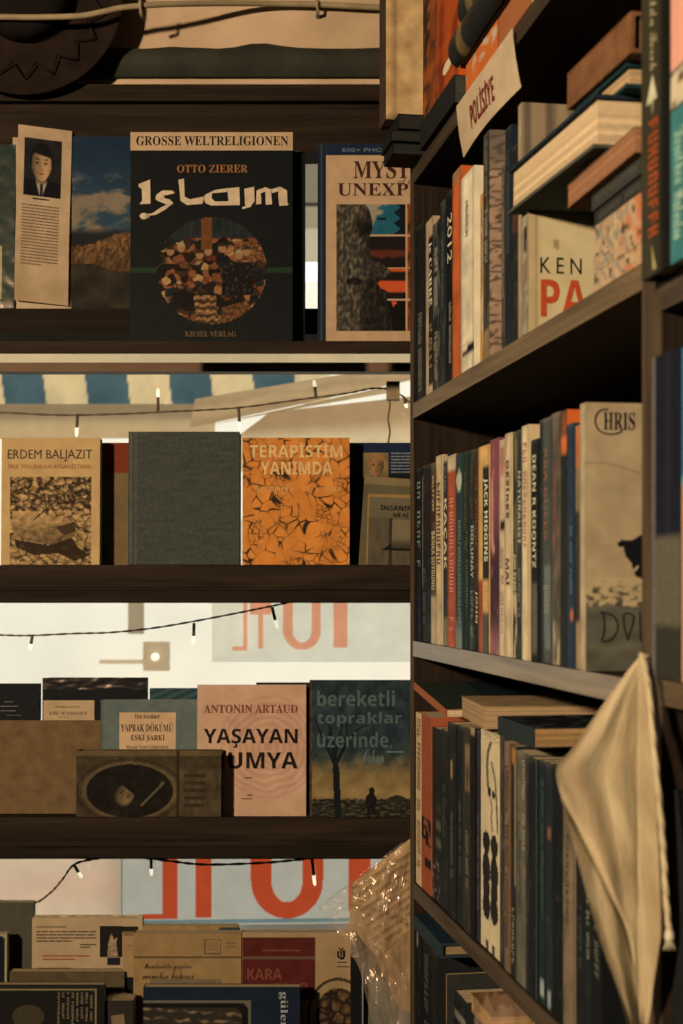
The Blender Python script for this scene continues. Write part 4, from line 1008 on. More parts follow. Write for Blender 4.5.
S1 = [
 (414, 424.5, 230, (25, 24, 22), 'slim black paperback', {'mk': [(.05, .5, 20, (120, 108, 88))], 'txt': []}),
 (424.5, 433, 224, (168, 132, 100), 'beige edged paperback with black title panel', {'panels': [(0.05, .9, (24, 24, 24), .42, 1)], 'txt': [('le CARRÉ', 'serif', .5, .86, (206, 190, 164), .5, .95)], 'mk': [(.1, .4, 12, (150, 120, 90), .5, .9)]}),
 (433, 440, 226, (84, 76, 62), 'mottled grey paperback', {'mot': ((26, 28, 28), 9, -.05), 'mk': [(.5, .85, 12, (160, 146, 120)), (.06, .35, 14, (150, 130, 90))]}),
 (440, 445.5, 205, (30, 32, 31), 'thin charcoal paperback', {'mot': ((70, 68, 60), 10, .2, .7), 'mk': [(.42, .8, 14, (84, 86, 84))]}),
 (445.5, 452.5, 195, (17, 17, 16), 'black paperback with four big white digits', {'txt': [('2012', 'bold', .63, .88, (204, 184, 150), .2, .95)], 'mk': [(.1, .42, 16, (150, 132, 104), .45, .85)]}),
 (452.5, 461, 175.6, (190, 78, 28), 'bright orange paperback, tallest of its neighbours', {'front': lambda u, v: (186, 82, 34) if v > .76 or (v < .3 and v > .2) else (36, 28, 24) if v > .5 else (192, 88, 40), 'nf': (6, 60), 'panels': [(.94, 1, (150, 96, 52))], 'v': .001}),
 (461, 474, 180.5, (210, 182, 146), 'white paperback with small black writing', {'txt': [('MİNİMUM', 'sans', .68, .86, (44, 36, 30), .36, .62)], 'panels': [(.085, .095, (30, 26, 24), .1, 1), (.112, .12, (30, 26, 24), .5, 1)], 'v': .0}),
 (474, 477.5, 165, (22, 22, 21), 'very thin black paperback', {'v': .012}),
 (477.5, 483.5, 196, (186, 142, 96), 'tan paperback with red brown letters', {'panels': [(0, .2, (176, 118, 48)), (.93, 1, (186, 110, 44))], 'mk': [(.38, .92, 22, (120, 58, 36), .3, .8)]}),
 (483.5, 489.5, 137, (44, 40, 33), 'tall dark olive paperback with ornate front cover', {'front': ornate, 'nf': (40, 110), 'mk': [(.72, .97, 22, (120, 110, 88)), (.42, .66, 14, (150, 140, 116))], 'mot': ((120, 96, 60), 8, .25, .6), 'panels': [(0, .12, (140, 104, 60))], 'v': 0.0}),
 (499.5, 505.5, 167, (62, 54, 44), 'brown paperback with tiny pale writing', {'v': .011, 'mk': [(.3, .95, 40, (142, 122, 92), .2, .7)], 'mot': ((100, 82, 62), 9, .2, .6)}),
 (505.5, 511.5, 131, (26, 31, 35), 'tall navy hardback', {'v': .006, 'hard': True, 'name': 'hardback', 'mk': [(.4, .9, 20, (66, 74, 76))]}),
 (511.5, 518, 150, (28, 27, 25), 'black paperback with dark red patch', {'panels': [(.55, .78, (84, 34, 24), .25, 1)], 'v': .004, 'mot': ((54, 50, 44), 7, .15, .7)}),
 (518, 522, 107, (148, 120, 88), 'tall pale book rising above its neighbours', {'front': lambda u, v: mix((138, 112, 82), (96, 78, 60), sstep(.2, .6, math.sin(u * 40))), 'nf': (40, 4), 'v': .004}),
 (522, 528.5, 215, (150, 126, 96), 'cream book with large red letters on its front cover', {'front': kencover, 'fk': .84, 'nf': (60, 60), 'v': 0.0, 'T': 1, 'label': 'cream book showing black and red letters on its front, under the horizontal pile',
     'panels': [(.66, .88, (40, 34, 28), .35, .8), (.4, .6, (130, 90, 70), .2, .7)], 'mot': ((120, 96, 72), 8, .2, .6), 'W': .132}),
]
R1 = row(S1, ZS[2], 'upper bookcase row', 'books on the upper bookcase shelf')
k = R1[-1]; sc = F / bp(pxt(528.5), 0).y; zb = 334.5
def kx(x0, y0, x1, y1): return ((x0 - 528.5) / sc, (x1 - 528.5) / sc, (zb - y1) / sc, (zb - y0) / sc)
for s, bx, col, nm in (('K E N', (540.5, 259, 583.5, 275), (26, 24, 26), 'author_name'), ('PA', (541, 281, 590, 318.5), (172, 64, 30), 'title')):
    m = MB(); put_text(m, s, 'sans' if ' ' in s else 'bold', k.fmap(*kx(*bx)), obs(col)); m.build(nm, 'ink', k.root)

# --- middle row
def purple(u, v):
    c = mix((116, 62, 66), (60, 34, 42), sstep(.75, .35, v + .08 * n2(u * 2, v * 8)))
    c = mix(c, (176, 120, 108), sstep(.15, .6, fbm(u * 2, v * 5, 5))); return mix(c, (150, 96, 92), .7 * sstep(.2, .05, v))
def docover(u, v):
    x, y = 586 + u * 193, 668 - v * 263
    c = mix((168, 140, 104), (146, 118, 86), .5 + .6 * fbm(x * .03, y * .03)); c = mix(c, (196, 166, 124), .6 * sstep(586, 583, x) * sstep(581, 583, x))
    if y > 576 + 3 * n2(x * .1, 1): c = mix((166, 136, 98), (60, 52, 42), sstep(-.1, .6, fbm(x * .12, y * .2, 2)) * sstep(577, 592, y))
    if y > 604 + 4 * n2(x * .07, 3): c = mix((96, 86, 68), (70, 62, 50), .5 + .6 * n2(x * .05, y * .1))
    if abs(y - (470 + 6 * math.sin(x * .05))) < .7: c = (128, 104, 78)
    if x < 586 and y > 540: c = mix(c, (90, 80, 66), .5)
    if inpoly(x, y, [(618,543),(622,539),(632,540),(646,532),(720,528),(720,600),(646,579),(636,575),(632,562),(626,556),(624,547),(619,547)]) and segd(x, y, (632, 574), (638, 566)) > 1.2: c = (20, 19, 18)
    return c
S2 = [
 (414.5, 421, 470, (20, 23, 26), 'dark navy paperback', {'mk': [(.42, .93, 9, (104, 112, 104), .3, .95)]}),
 (421, 431, 467, (24, 27, 26), 'black paperback with broad pale letters', {'mk': [(.1, .42, 14, (84, 90, 90), .1, .4)], 'panels': [(.3, .95, (120, 120, 104), 0, .1)]}),
 (431, 436, 464, (74, 60, 46), 'thin brown paperback with cream writing', {'panels': [(.68, .95, (60, 40, 28)), (.0, .25, (170, 140, 106))], 'txt': [('BANKA SOYGUNU', 'bold', .3, .62, (186, 158, 118), .2, .85)], 'mk': [(.7, .93, 9, (180, 152, 112))]}),
 (436, 442, 457, (188, 154, 112), 'cream paperback with dark narrow letters', {'mk': [(.42, .86, 11, (84, 62, 44), .2, .75)]}),
 (442, 447.5, 456, (36, 42, 46), 'dark paperback with big white title', {'panels': [(.96, 1, (180, 150, 112)), (0, .14, (120, 104, 84))], 'txt': [('KAÇAK', 'bold', .4, .77, (200, 178, 144), .1, .9)], 'mk': [(.8, .94, 6, (130, 116, 96))]}),
 (447.5, 456, 457, (162, 66, 40), 'brick red paperback with cream top', {'panels': [(.915, 1, (192, 160, 122))], 'mk': [(.28, .78, 14, (196, 130, 96), .3, .75), (.05, .16, 4, (190, 130, 100))]}),
 (456, 462, 455, (38, 52, 50), 'dark teal paperback with white top circle', {'mk': [(.12, .66, 24, (116, 120, 104), .4, .85)], 'spine': lambda u, v: (176, 164, 136) if ((u - .5) / .45) ** 2 + ((v - .86) / .05) ** 2 < 1 else (38, 52, 50) if v > .2 else mix((38, 52, 50), (110, 112, 100), sstep(.2, .05, v))}),
 (462, 468.5, 453, (32, 42, 34), 'dark green paperback with faint gold writing', {'mk': [(.5, .9, 16, (96, 76, 44), .2, .6), (.2, .6, 14, (90, 92, 70), .55, .9)]}),
 (468.5, 475, 451, (34, 40, 38), 'charcoal paperback with white capital title', {'txt': [('DOLUNAY', 'bold', .36, .62, (170, 162, 138), .3, .8)], 'mk': [(.66, .95, 12, (84, 62, 44)), (.06, .3, 8, (120, 116, 100))], 'mot': ((80, 82, 74), 6, .3, .6)}),
 (475, 478.5, 450, (70, 40, 26), 'thin rusty brown paperback', {'panels': [(.0, .3, (30, 28, 26))], 'txt': [('JOHN', 'bold', .14, .3, (196, 168, 130), .2, .85)], 'mk': [(.4, .9, 14, (120, 66, 40))]}),
 (478.5, 489, 448, (200, 142, 76), 'orange tan paperback with dark green title panel', {'panels': [(.36, .9, (24, 34, 30), .42, 1), (.0, .36, (150, 62, 34), 0, .42), (0, .2, (70, 66, 56), .42, 1)], 'txt': [('JACK HIGGINS', 'bold', .44, .84, (204, 196, 172), .52, .92)], 'mk': [(.2, .34, 6, (206, 160, 104), .5, .92)]}),
 (489, 499.5, 441, (112, 58, 62), 'wide purple pink paperback', {'spine': purple, 'ny': 90, 'panels': ()}),
 (499.5, 505, 441, (192, 156, 118), 'thin cream paperback with red top motif', {'panels': [(.84, .97, (176, 104, 84), .2, .8), (.58, .63, (40, 30, 26), .2, .9)], 'mk': [(.1, .5, 16, (150, 116, 88))]}),
 (505, 511.5, 435, (196, 160, 120), 'cream paperback with brown capital title', {'txt': [('DESİREE', 'bold', .62, .88, (76, 52, 38), .25, .7), ('MAİ', 'bold', .32, .44, (60, 42, 34), .2, .75)], 'mot': ((150, 122, 92), 5, .35, .6)}),
 (511.5, 517, 433, (104, 88, 54), 'mottled yellow brown paperback', {'mot': ((36, 38, 32), 7, .0), 'txt': [('ANN RYAN', 'bold', .3, .46, (196, 176, 136), .3, .8)], 'panels': [(0, .28, (176, 150, 112))]}),
 (517, 522, 431, (38, 46, 46), 'dark slate paperback with white title', {'txt': [('NATURALIST', 'bold', .5, .82, (168, 160, 136), .25, .8)], 'mk': [(.18, .44, 12, (120, 120, 108))], 'mot': ((90, 92, 80), 6, .3, .5)}),
 (522, 528.5, 427, (198, 164, 122), 'cream paperback with faint red letters', {'front': (190, 156, 114), 'mk': [(.44, .93, 16, (168, 96, 72), .25, .7)], 'v': .002}),
 (528.5, 538.5, 441, (22, 24, 22), 'black paperback with cream author name', {'txt': [('DEAN R KOONTZ', 'bold', .42, .93, (186, 166, 130), .25, .72)], 'panels': [(.04, .36, (86, 76, 62), .1, .8)], 'v': .004}),
 (538.5, 551.5, 421, (66, 66, 58), 'thick grey paperback with reddish letters', {'txt': [('ARA GÜLER', 'bold', .5, .88, (120, 82, 62), .4, .75)], 'panels': [(0, 1, (36, 38, 36), 0, .32), (.05, .4, (92, 96, 92), .4, .9)], 'mk': [(.2, .32, 5, (130, 120, 100), .4, .8)]}),
 (551.5, 561, 415, (88, 72, 58), 'greyish brown paperback with dark red writing', {'mk': [(.45, .92, 22, (120, 70, 58), .3, .6)], 'mot': ((58, 54, 46), 8, .1, .7), 'panels': [(0, .16, (160, 132, 98), .2, .8)]}),
 (561, 567, 412, (30, 30, 27), 'dark paperback with bright orange top band', {'panels': [(.83, .9, (198, 88, 30)), (.9, .99, (110, 54, 28))], 'front': lambda u, v: (192, 84, 34) if v > .86 else (60, 40, 26), 'nf': (2, 50)}),
 (567, 573.5, 425, (34, 46, 58), 'dark blue paperback', {'mk': [(.3, .6, 14, (90, 108, 116), .55, .85)], 'panels': [(.2, .24, (170, 80, 44), .5, 1)]}),
 (573.5, 580, 427, (120, 92, 64), 'paperback with orange top and shadowy lower half', {'panels': [(.84, 1, (180, 92, 44)), (.2, .64, (54, 44, 34)), (0, .2, (150, 116, 82), .4, 1)]}),  # lower half is a dark panel on the spine
 (580, 586, 405, (160, 132, 98), '', {'label': 'sandy book with front cover facing out, black animal and thin curved letters', 'front': docover, 'nf': (168, 200), 'W': .14, 'v': 0.0, 'hard': False}),
]
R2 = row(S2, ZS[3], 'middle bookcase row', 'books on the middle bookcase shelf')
k = R2[-1]; tf = pxt(586); sc = F / bp(tf, 0).y; zb = HY + (HC - ZS[3]) * sc
def kx2(x0, y0, x1, y1): return ((x0 - 586) / sc, (x1 - 586) / sc, (zb - y1) / sc, (zb - y0) / sc)
m = MB()
for s, bx in (('HRIS', (604, 412, 637, 430)),): put_text(m, s, 'serif', k.fmap(*kx2(*bx)), obs((38, 32, 30)))
# the big looping first letter
arc = [(609, 409.5), (601, 410.5), (596, 417), (596, 425), (600, 431), (608, 434), (618, 433.5), (624, 430.5)]
def stroke(P, w):
    for i in range(len(P) - 1):
        (xa, ya), (xb, yb) = P[i], P[i + 1]; l = math.hypot(xb - xa, yb - ya) + 1e-6; nx, ny = -(yb - ya) / l * w, (xb - xa) / l * w
        q = []
        for x, y in ((xa + nx, ya + ny), (xb + nx, yb + ny), (xb - nx, yb - ny), (xa - nx, ya - ny)):
            a = kx2(x, y, x, y); q.append((k.T + .0004, a[0], a[2]))
        m.face(q, obs((38, 32, 30)))
stroke(cat(arc, 4), .8); m.build('author_name', 'ink', k.root)
m = MB()
stroke(cat([(603.5, 614), (605, 622), (604.5, 634), (602, 641), (609, 641.5), (616, 636), (619, 628), (616.5, 619), (610, 614.5), (600, 612.5)], 4), .9)
stroke(cat([(625, 615), (629, 613.5), (636, 616)], 3), .9); stroke([(636, 616), (635, 623), (629.5, 641)], .9); stroke([(629.5, 641), (625.5, 626), (625, 615)], .9)
stroke([(642, 612), (643, 642)], .9)
m.build('title', 'ink', k.root)

# --- lower row
def woman(u, v):
    x, y = u * 21, (1 - v) * 220
    c = mix((198, 170, 130), (180, 150, 112), .5 + .5 * n2(x * .1, y * .05))
    if v > .955: return mix((150, 124, 92), (196, 166, 126), .5 + n2(x * .3, y))
    for P, w in (([(12, 8), (8, 20), (7, 36), (8, 56)], 1.3), ([(12, 30), (16, 46), (17.5, 70), (18.5, 96)], .9), ([(11, 66), (12.5, 76), (11.5, 84), (13, 98)], .7)):
        for i in range(len(P) - 1):
            if segd(x, y, P[i], P[i + 1]) < w: c = (92, 78, 60)
    if math.hypot((x - 9.5) / 2.0, (y - 60) / 5) < 1 or math.hypot((x - 14) / 1.8, (y - 61) / 4) < 1: c = (38, 34, 30)
    for cx in (6.2, 14.8):
        for cy, ry, rx in ((112, 11, 4.0), (140, 17, 4.4), (176, 14, 4.2), (158, 12, 3.8), (127, 8, 2.4), (166, 8, 2.8)):
            if math.hypot((x - cx) / rx, (y - cy) / ry) < 1 + .2 * n2(x, y * .3): c = (30, 28, 27)
    if y > 210 and abs(x - 7) < 1.5 or (y > 210 and abs(x - 14) < 1.5): c = (70, 60, 48)
    return c
def facespine(u, v):
    c = mix((22, 22, 20), (38, 36, 31), .5 + .5 * n2(u * 3, v * 10))
    if .3 < v < .62 and u > .25:
        c = mix(c, (92, 80, 62), sstep(.62, .42, v) * sstep(.25, .6, u) * (.5 + .5 * math.sin(v * 60)))
    if v < .25: c = mix(c, (110, 96, 76), sstep(.1, .4, n2(u * 4, v * 40)))
    return c
S3 = [
 (416, 431, 712, (144, 70, 40), 'orange paperback with cream edge stripe', {'spine': lambda u, v: (188, 150, 110) if u < .38 else (24, 22, 20) if (.27 < v < .42 and n2(u * 6, v * 24) > -.15) or (.14 < v < .19 and u > .6) else (138, 66, 38), 'txt': [], 'mk': [(.55, .97, 15, (66, 48, 36), .08, .32), (.1, .5, 16, (110, 78, 54), .08, .32)], 'ny': 80}),
 (431, 441, 727, (26, 26, 23), 'dark paperback with a dim face on it', {'spine': facespine, 'ny': 70}),
 (441, 448, 729, (30, 31, 29), 'dark grey paperback', {'mk': [(.4, .7, 12, (66, 64, 56))]}),
 (448, 456, 722, (28, 29, 27), 'black paperback with small tan figure', {'panels': [(.72, .8, (132, 96, 58), .3, .6)], 'mk': [(.2, .55, 20, (96, 92, 78), .35, .65)]}),
 (456, 464, 725, (26, 28, 29), 'black paperback with grey writing', {'mk': [(.25, .62, 20, (84, 82, 72), .3, .6)], 'panels': [(0, 1, (60, 60, 54), .9, 1)]}),
 (464, 470.5, 727, (50, 43, 33), 'dark paperback with tan upper panel', {'panels': [(.7, .92, (112, 84, 52), .2, .9)], 'mk': [(.2, .5, 18, (120, 106, 80))], 'mot': ((28, 27, 25), 6, .15, .8)}),
 (470.5, 475, 727, (20, 20, 19), 'thin jet black paperback', {'panels': [(.96, 1, (150, 120, 84))]}),
 (475, 480, 730, (46, 40, 46), 'thin dark purple paperback', {'mk': [(.15, .6, 18, (104, 92, 92))]}),
 (480, 500, 729, (194, 164, 124), 'thick white book with face and black blots', {'spine': woman, 'ny': 150, 'mat': 'paper'}),
 (500, 504.5, 734, (46, 42, 36), 'thin dark brown paperback', {'mot': ((96, 76, 58), 7, .2, .6)}),
 (504.5, 509.5, 741, (112, 80, 58), 'thin reddish brown paperback', {'mk': [(.1, .9, 34, (60, 42, 34), .25, .75)]}),
 (509.5, 516, 745, (36, 34, 28), 'dark paperback with small orange top mark', {'panels': [(.93, .99, (156, 98, 44), .2, 1), (.4, .93, (150, 118, 80), .72, .95)], 'mk': [(.05, .3, 8, (130, 118, 96))]}),
 (516, 529, 750, (92, 80, 64), 'thick grey beige paperback', {'mk': [(.55, .97, 24, (150, 134, 106), .52, .72), (.3, .7, 20, (58, 50, 42), .2, .4)], 'panels': [(0, 1, (40, 38, 34), .74, 1)], 'mot': ((66, 60, 50), 7, .2, .5)}),
 (529, 537, 757, (22, 24, 23), 'black paperback with a pale edge line', {'panels': [(0, 1, (70, 74, 70), .86, 1)]}),
 (537, 545, 760, (26, 36, 36), 'dark teal paperback', {'mk': [(.35, .92, 26, (78, 80, 70), .55, .8)], 'panels': [(.03, .1, (130, 136, 128), .3, .8)]}),
 (545, 553, 762, (30, 34, 35), 'blackish blue paperback with red speck', {'panels': [(.7, .74, (130, 76, 50), .3, .7), (.02, .08, (124, 128, 120), .3, .7)]}),
 (553, 563, 764, (20, 21, 20), 'plain black paperback under the dark flat book', {}),
 (563, 574, 767, (118, 92, 68), 'beige paperback', {'mk': [(.4, .75, 10, (70, 54, 42), .3, .55)], 'mot': ((84, 66, 50), 6, .2, .5)}),
 (574, 585, 770, (24, 25, 25), 'black paperback just beside the cream cloth', {'mk': [(.2, .5, 14, (60, 60, 56))]}),
 (585, 592, 772, (26, 28, 25), 'black paperback with olive writing', {'mk': [(.3, .62, 16, (120, 116, 84), .3, .7)], 'label': 'black paperback with olive writing, peeping out left of the hanging cloth'}),
 (592, 602, 775, (20, 20, 19), 'black paperback half behind the hanging cloth', {'label': 'plain black paperback half covered by the lower hanging cloth', 'mk': [(.28, .5, 8, (96, 90, 70))]}),
]
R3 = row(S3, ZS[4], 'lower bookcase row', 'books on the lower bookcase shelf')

# --- books lying flat
def flat(name, label, t0, t1, v0, v1, z, T, cover, spine='aisle', turn=0.0, group=None, tilt=None, **kw):
    Z = Vector((0, 0, 1)); U3, V3 = bp(1, 0) - bp(0, 0), bp(0, 1) - bp(0, 0)
    if spine == 'aisle': y, o, W, H = V3, (t1, v0), v1 - v0, t1 - t0
    elif spine == 'inside': y, o, W, H = -V3, (t0, v1), v1 - v0, t1 - t0
    elif spine == 'far': y, o, W, H = U3, (t0, v0), t1 - t0, v1 - v0
    else: y, o, W, H = -U3, (t1, v1), t1 - t0, v1 - v0
    R = Matrix((Z, y, Z.cross(y))).transposed(); loc = bp(*o, z)
    if turn:
        c = bp((t0 + t1) / 2, (v0 + v1) / 2, z); Q = Matrix.Rotation(turn, 3, 'Z'); loc = c + Q @ (loc - c); R = Q @ R
    if tilt:                                    # (pivot t, pivot z, angle): the window end is propped up
        c = bp(tilt[0], 0, tilt[1]); Q = Matrix.Rotation(tilt[2], 3, V3); loc = c + Q @ (loc - c); R = Q @ R
    return Book(name, label, loc, R.to_euler(), T, W, H, cover, group=group, **kw)
# pile at the near end of the upper shelf
zz_ = ZS[2] + .0004; GP = 'books lying in the pile on the upper bookcase shelf'
tp = pxt(591); te_ = TE - .002
def comic(seed):
    def f(u, v):
        c = mix((184, 148, 110), (168, 122, 84), .5 + .5 * n2(v * 6, seed)); c = mix(c, (104, 104, 94), .75 * sstep(-.05, .35, fbm(v * 14, u * 2.2, seed)) * sstep(.1, .5, v)); c = mix(c, (178, 92, 56), .8 * sstep(.0, .4, n2(v * 6 + 3, u * 1.5, seed + 5)) * sstep(.6, .2, v))
        return mix(c, (60, 50, 42), sstep(.25, .5, n2(v * 16, u * 2.5, seed + 9)))
    return f
for lab, T, sd in (('bottom magazine of the pile on the upper bookcase shelf, orange and cream spine', .0135, 1), ('middle colourful magazine in the pile, lying on the bottom magazine', .0125, 4), ('top colourful magazine, just under the dark books of the pile', .0195, 8)):
    flat('magazine', lab, tp + .001 * (sd % 3), te_, .002, .13, zz_, T, (176, 140, 104), group=GP, spine=['aisle'][0], mat='gloss', **{}) if 0 else None
    b = Book('magazine', lab, bp(te_, .001 + .0007 * (sd % 3), zz_), Matrix((Vector((0,0,1)), bp(0,1)-bp(0,0), Vector((0,0,1)).cross(bp(0,1)-bp(0,0)))).transposed().to_euler(), T, .13, te_ - tp - .001 * (sd % 3), (186, 150, 112), spine=comic(sd), ns=(12, 50), mat='gloss', group=GP)
    zz_ += T + .0004
for lab, T, dv, col in (('thin dark paperback lying on the colourful magazines in the pile', .011, .004, (40, 38, 34)), ('dark grey paperback lying under the reddish brown book in the pile', .011, .002, (54, 50, 44))):
    b = flat('paperback', lab, tp - .004, te_, dv, .125, zz_, T, col, group=GP, page=(96, 80, 62)); b.spine_marks(.1, .9, 14, (88, 78, 64)); zz_ += T + .0004
b = flat('paperback', 'reddish brown old paperback with curled edge lying under the big cream-edged book', tp - .040, te_, -.004, .12, zz_, .0165, (124, 78, 50), spine='inside', group=GP, mat='worn', page=(150, 98, 66)); zz_ += .0169
t0 = pxt(508, -.012); t1 = pxt(594, -.012); TL = (te_, zz_, math.radians(2.6))
ztop = pxz(98, t1, -.012)
big = flat('hardback', 'big hardback with cream page edges and navy boards jutting out over the aisle', t0, t1, -.012, .13, zz_, ztop - zz_, (30, 36, 42), spine='inside', group=GP, hard=True, back=(74, 68, 56), page=(206, 166, 122), mat='cloth', tilt=TL)
zz_ = ztop + .0004
tg0, tg1 = pxt(598, .004), te_ - .008
b = flat('hardback', 'dark green hardback with pale pages lying on the big cream-edged book', tg0 - .05, tg1 - .03, .004, .125, zz_, .016, (26, 48, 44), spine='inside', group=GP, hard=True, mat='cloth', page=(178, 138, 96), tilt=TL); zz_ += .0164
b = flat('hardback', 'tattered brown leather book on top of the pile, just under the shelf above', pxt(566, .0), te_ - .02, .0, .12, zz_, .026, (112, 70, 42), group=GP, hard=True, mat='leather', page=(120, 84, 52), tilt=TL)
m = MB(); rr = random.Random(4); pts_ = [(b.T + .0004 * rr.random(), .0006 + .0022 * rr.random(), b.H * i / 30) for i in range(31)]
for i in range(30): m.face([(b.T + .0003, -.0012 * rr.random(), pts_[i][2]), (b.T + .0003, .006 * rr.uniform(.4, 1.2), pts_[i][2]), (b.T + .0003, .006 * rr.uniform(.4, 1.2), pts_[i+1][2]), (b.T + .0003, -.0012, pts_[i+1][2])], obs((176, 128, 76)))
m.build('frayed_edge', 'worn', b.root)

# flat books over the lower row
zr = pxz(727, pxt(431)) + .0006; GL = 'books lying flat on the lower bookcase row'
ztops = [ZS[4] + b.H for b in R3]
zz_ = max(ztops[2:8]) + .001
b = flat('paperback', 'orange edged dark paperback lying flat on the orange upright book', pxt(414.5), pxt(447), -.001, .11, zz_, .0085, (142, 76, 44), group=GL, spine='aisle', front=lambda u, v: (44, 46, 36) if (u < .5) else (26, 34, 34), mat='gloss', tilt=(pxt(447), zz_, math.radians(6.5)))
zz_ = max(ztops[5:10]) + .001
b = flat('paperback', 'cream paged thick paperback lying flat above the white drawn-face book', pxt(453), pxt(487), .004, .125, zz_, .020, (150, 116, 78), group=GL, spine='inside', page=(160, 122, 84), turn=math.radians(-5), mat='worn')
zz_ = max(ztops[9:14]) + .001
b = flat('hardback', 'dark teal hardback with tan page end lying flat on the lower row', pxt(500), pxt(536), -.002, .125, zz_, .016, (34, 38, 37), group=GL, page=(150, 108, 66), front=lambda u, v: (24, 25, 24) if n2(u * 9, v * 9) < .32 else (70, 66, 56), nf=(40, 40), mat='gloss')

# --- lowest shelf in view, books under the lower board
GZ = 'books on the bottom bookcase shelf'; Z5 = ZS[5]
S5 = [
 (414, 421, 924, (22, 22, 21), 'black paperback', {'panels': [(.9, .98, (110, 100, 88), .1, .4)]}),
 (421, 431, 929, (24, 23, 22), 'dark paperback with grey writing', {'mk': [(.4, .9, 14, (80, 74, 66))]}),
 (431, 438, 948, (28, 27, 25), 'thin black paperback', {}),
 (438, 446, 974, (150, 112, 68), 'tan paperback', {'v': .012, 'front': (44, 40, 34)}),
 (449, 466, 990, (30, 30, 28), 'short dark paperback', {'v': .02, 'front': (34, 33, 30), 'panels': [(.86, .9, (120, 108, 88))]}),
]
R5 = row(S5, Z5, 'bottom bookcase row', GZ)
b = flat('hardback', 'dark teal hardback lying flat at the window end of the bottom shelf', pxt(413.5, -.004), pxt(441, -.004), -.004, .12, max(Z5 + q.H for q in R5) + .0008, .015, (36, 44, 44), group=GZ, hard=True, page=(130, 100, 64), front=(30, 42, 46))
tb = pxt(468, .01)
q5 = flat('paperback', 'tan orange paperback lying on the short dark book, bottom shelf', tb - .02, tb + .06, .018, .13, max(Z5 + R5[4].H, 0) + .0008, .018, (120, 78, 40), group=GZ, spine='inside', page=(168, 118, 66))
t = thing('plastic_bag', 'crumpled clear plastic bag on the bottom shelf at the lower picture edge', 'bag', bp(pxt(500, .0), .004, Z5 + .0004))
m = MB(); H_ = .240
m.grid(lambda u, v: tuple(Vector((.032 * (1 - .25 * v) * math.cos(u * 6.283) * (1 + .35 * fbm(math.cos(u * 6.283) * 2, math.sin(u * 6.283) * 2 + v * 4)), .03 * (1 - .25 * v) * math.sin(u * 6.283) * (1 + .35 * fbm(math.cos(u * 6.283) * 2 + 4, math.sin(u * 6.283) * 2 + v * 4)), H_ * v * (1 + .06 * fbm(math.cos(u * 6.283) * 3, math.sin(u * 6.283) * 3))))), 48, 30, (1, 1, 1), True)
m.build('bag_film', 'film', t)
m = MB(); m.box((-.018, -.016, 0.001), (.018, .016, H_ * .8), obs((110, 92, 70))); m.build('paper_packet', 'worn', t)

# --- top shelf in view
G0 = 'books on the top bookcase shelf'; Z1 = ZS[1]; z_ = Z1 + .0004
v_ = -.036
for i, (T, lab, t1_, dv) in enumerate(((.0115, 'lowest of three black flat books overhanging the top bookcase shelf', .050, .003), (.0115, 'middle of three black flat books overhanging the top bookcase shelf', .056, .0), (.016, 'uppermost of three black flat books, under the big cream book', .060, .007))):
    flat('hardback', lab, .001, t1_, v_ + dv, .12, z_, T, (22, 21, 20), group=G0, spine='aisle', mat='leather', page=(40, 36, 30)); z_ += T + .0005
tb0 = .004; vb = -.038
tcr = pxt(386, vb)
b = Book('hardback', 'big tall cream book with brown spine standing on the black flat books', bp(tcr - .038, vb, z_), (0, 0, BROT), .038, .17, .195, (150, 116, 80), hard=True, mat='worn', spine=lambda u, v: (62, 44, 34), group=G0,
         front=lambda u, v: mix(mix((186, 146, 98), (166, 126, 82), .5 + .7 * fbm(u * 6, v * 6)), (120, 88, 56), .7 * (sstep(.03, .0, abs(u - .055)) + sstep(.03, 0, v))), nf=(50, 60))
tk0, tk1 = pxt(423, .0), pxt(459, .0)
zf = pxz(129, tk0)
b0 = flat('hardback', 'dark grey flat book under the two orange spines of the top shelf', max(.064, tk0 - .012), tk1 + .004, -.006, .12, Z1 + .0004, max(.012, zf - Z1 - .001), (30, 29, 26), group=G0, mat='cloth', page=(60, 54, 46))
zf = Z1 + .0004 + b0.T + .0005
def rust(u, v):
    c = mix((92, 48, 24), (150, 68, 27), .5 + .7 * fbm(u * 3, v * 9)); return mix(c, (40, 28, 20), sstep(.1, .5, fbm(u * 2 + 5, v * 6, 3)))
tm_ = pxt(437.5)
Book('hardback', 'cracked brown orange spine beside the big tall cream book', bp(tk0, 0, zf), (0, 0, BROT), tm_ - tk0 - .0006, .13, .19, (120, 62, 30), hard=False, mat='worn', spine=rust, ns=(8, 90), group=G0)
b = Book('hardback', 'vivid orange glossy spine on the top shelf before the white sign', bp(tm_, 0, zf), (0, 0, BROT), tk1 - tm_ - .003, .13, .19, (186, 78, 26), mat='gloss', spine=lambda u, v: mix((156, 62, 22), (110, 40, 16), sstep(.2, .7, math.sin(u * 9) * .6 + n2(u * 2, v * 8))), ns=(10, 70), group=G0)
m = MB(); m.face([b.fmap(0, 0, 0, 0)(0, 0)] * 0 or [(b.T * (.5 + .22 * math.cos(a * .63)), -.0006, .026 + .006 * math.sin(a * .63)) for a in range(10)], obs((206, 172, 140))); m.build('round_sticker', 'ink', b.root)
ts0, ts1 = pxt(466), pxt(530)
zl = Z1 + .0004
b = flat('paperback', 'colourful orange and white book lying behind the white shelf sign', ts0, ts1, .0, .12, zl, max(.02, pxz(63, ts0) - Z1 - .004), (150, 84, 48), group=G0, mat='gloss', spine='aisle', front=(60, 40, 30))
zl += b.T + .0006
m = MB(); m.grid(lambda u, v: (b.T * u, -.0006, b.H * (.45 + .54 * v)), 12, 30, lambda u, v: obs(mix((186, 92, 40), (180, 150, 120), sstep(-.05, .2, n2(u * 3, v * 6, 3)) * sstep(.3, .6, u)))); m.build('picture_panel', 'gloss', b.root)
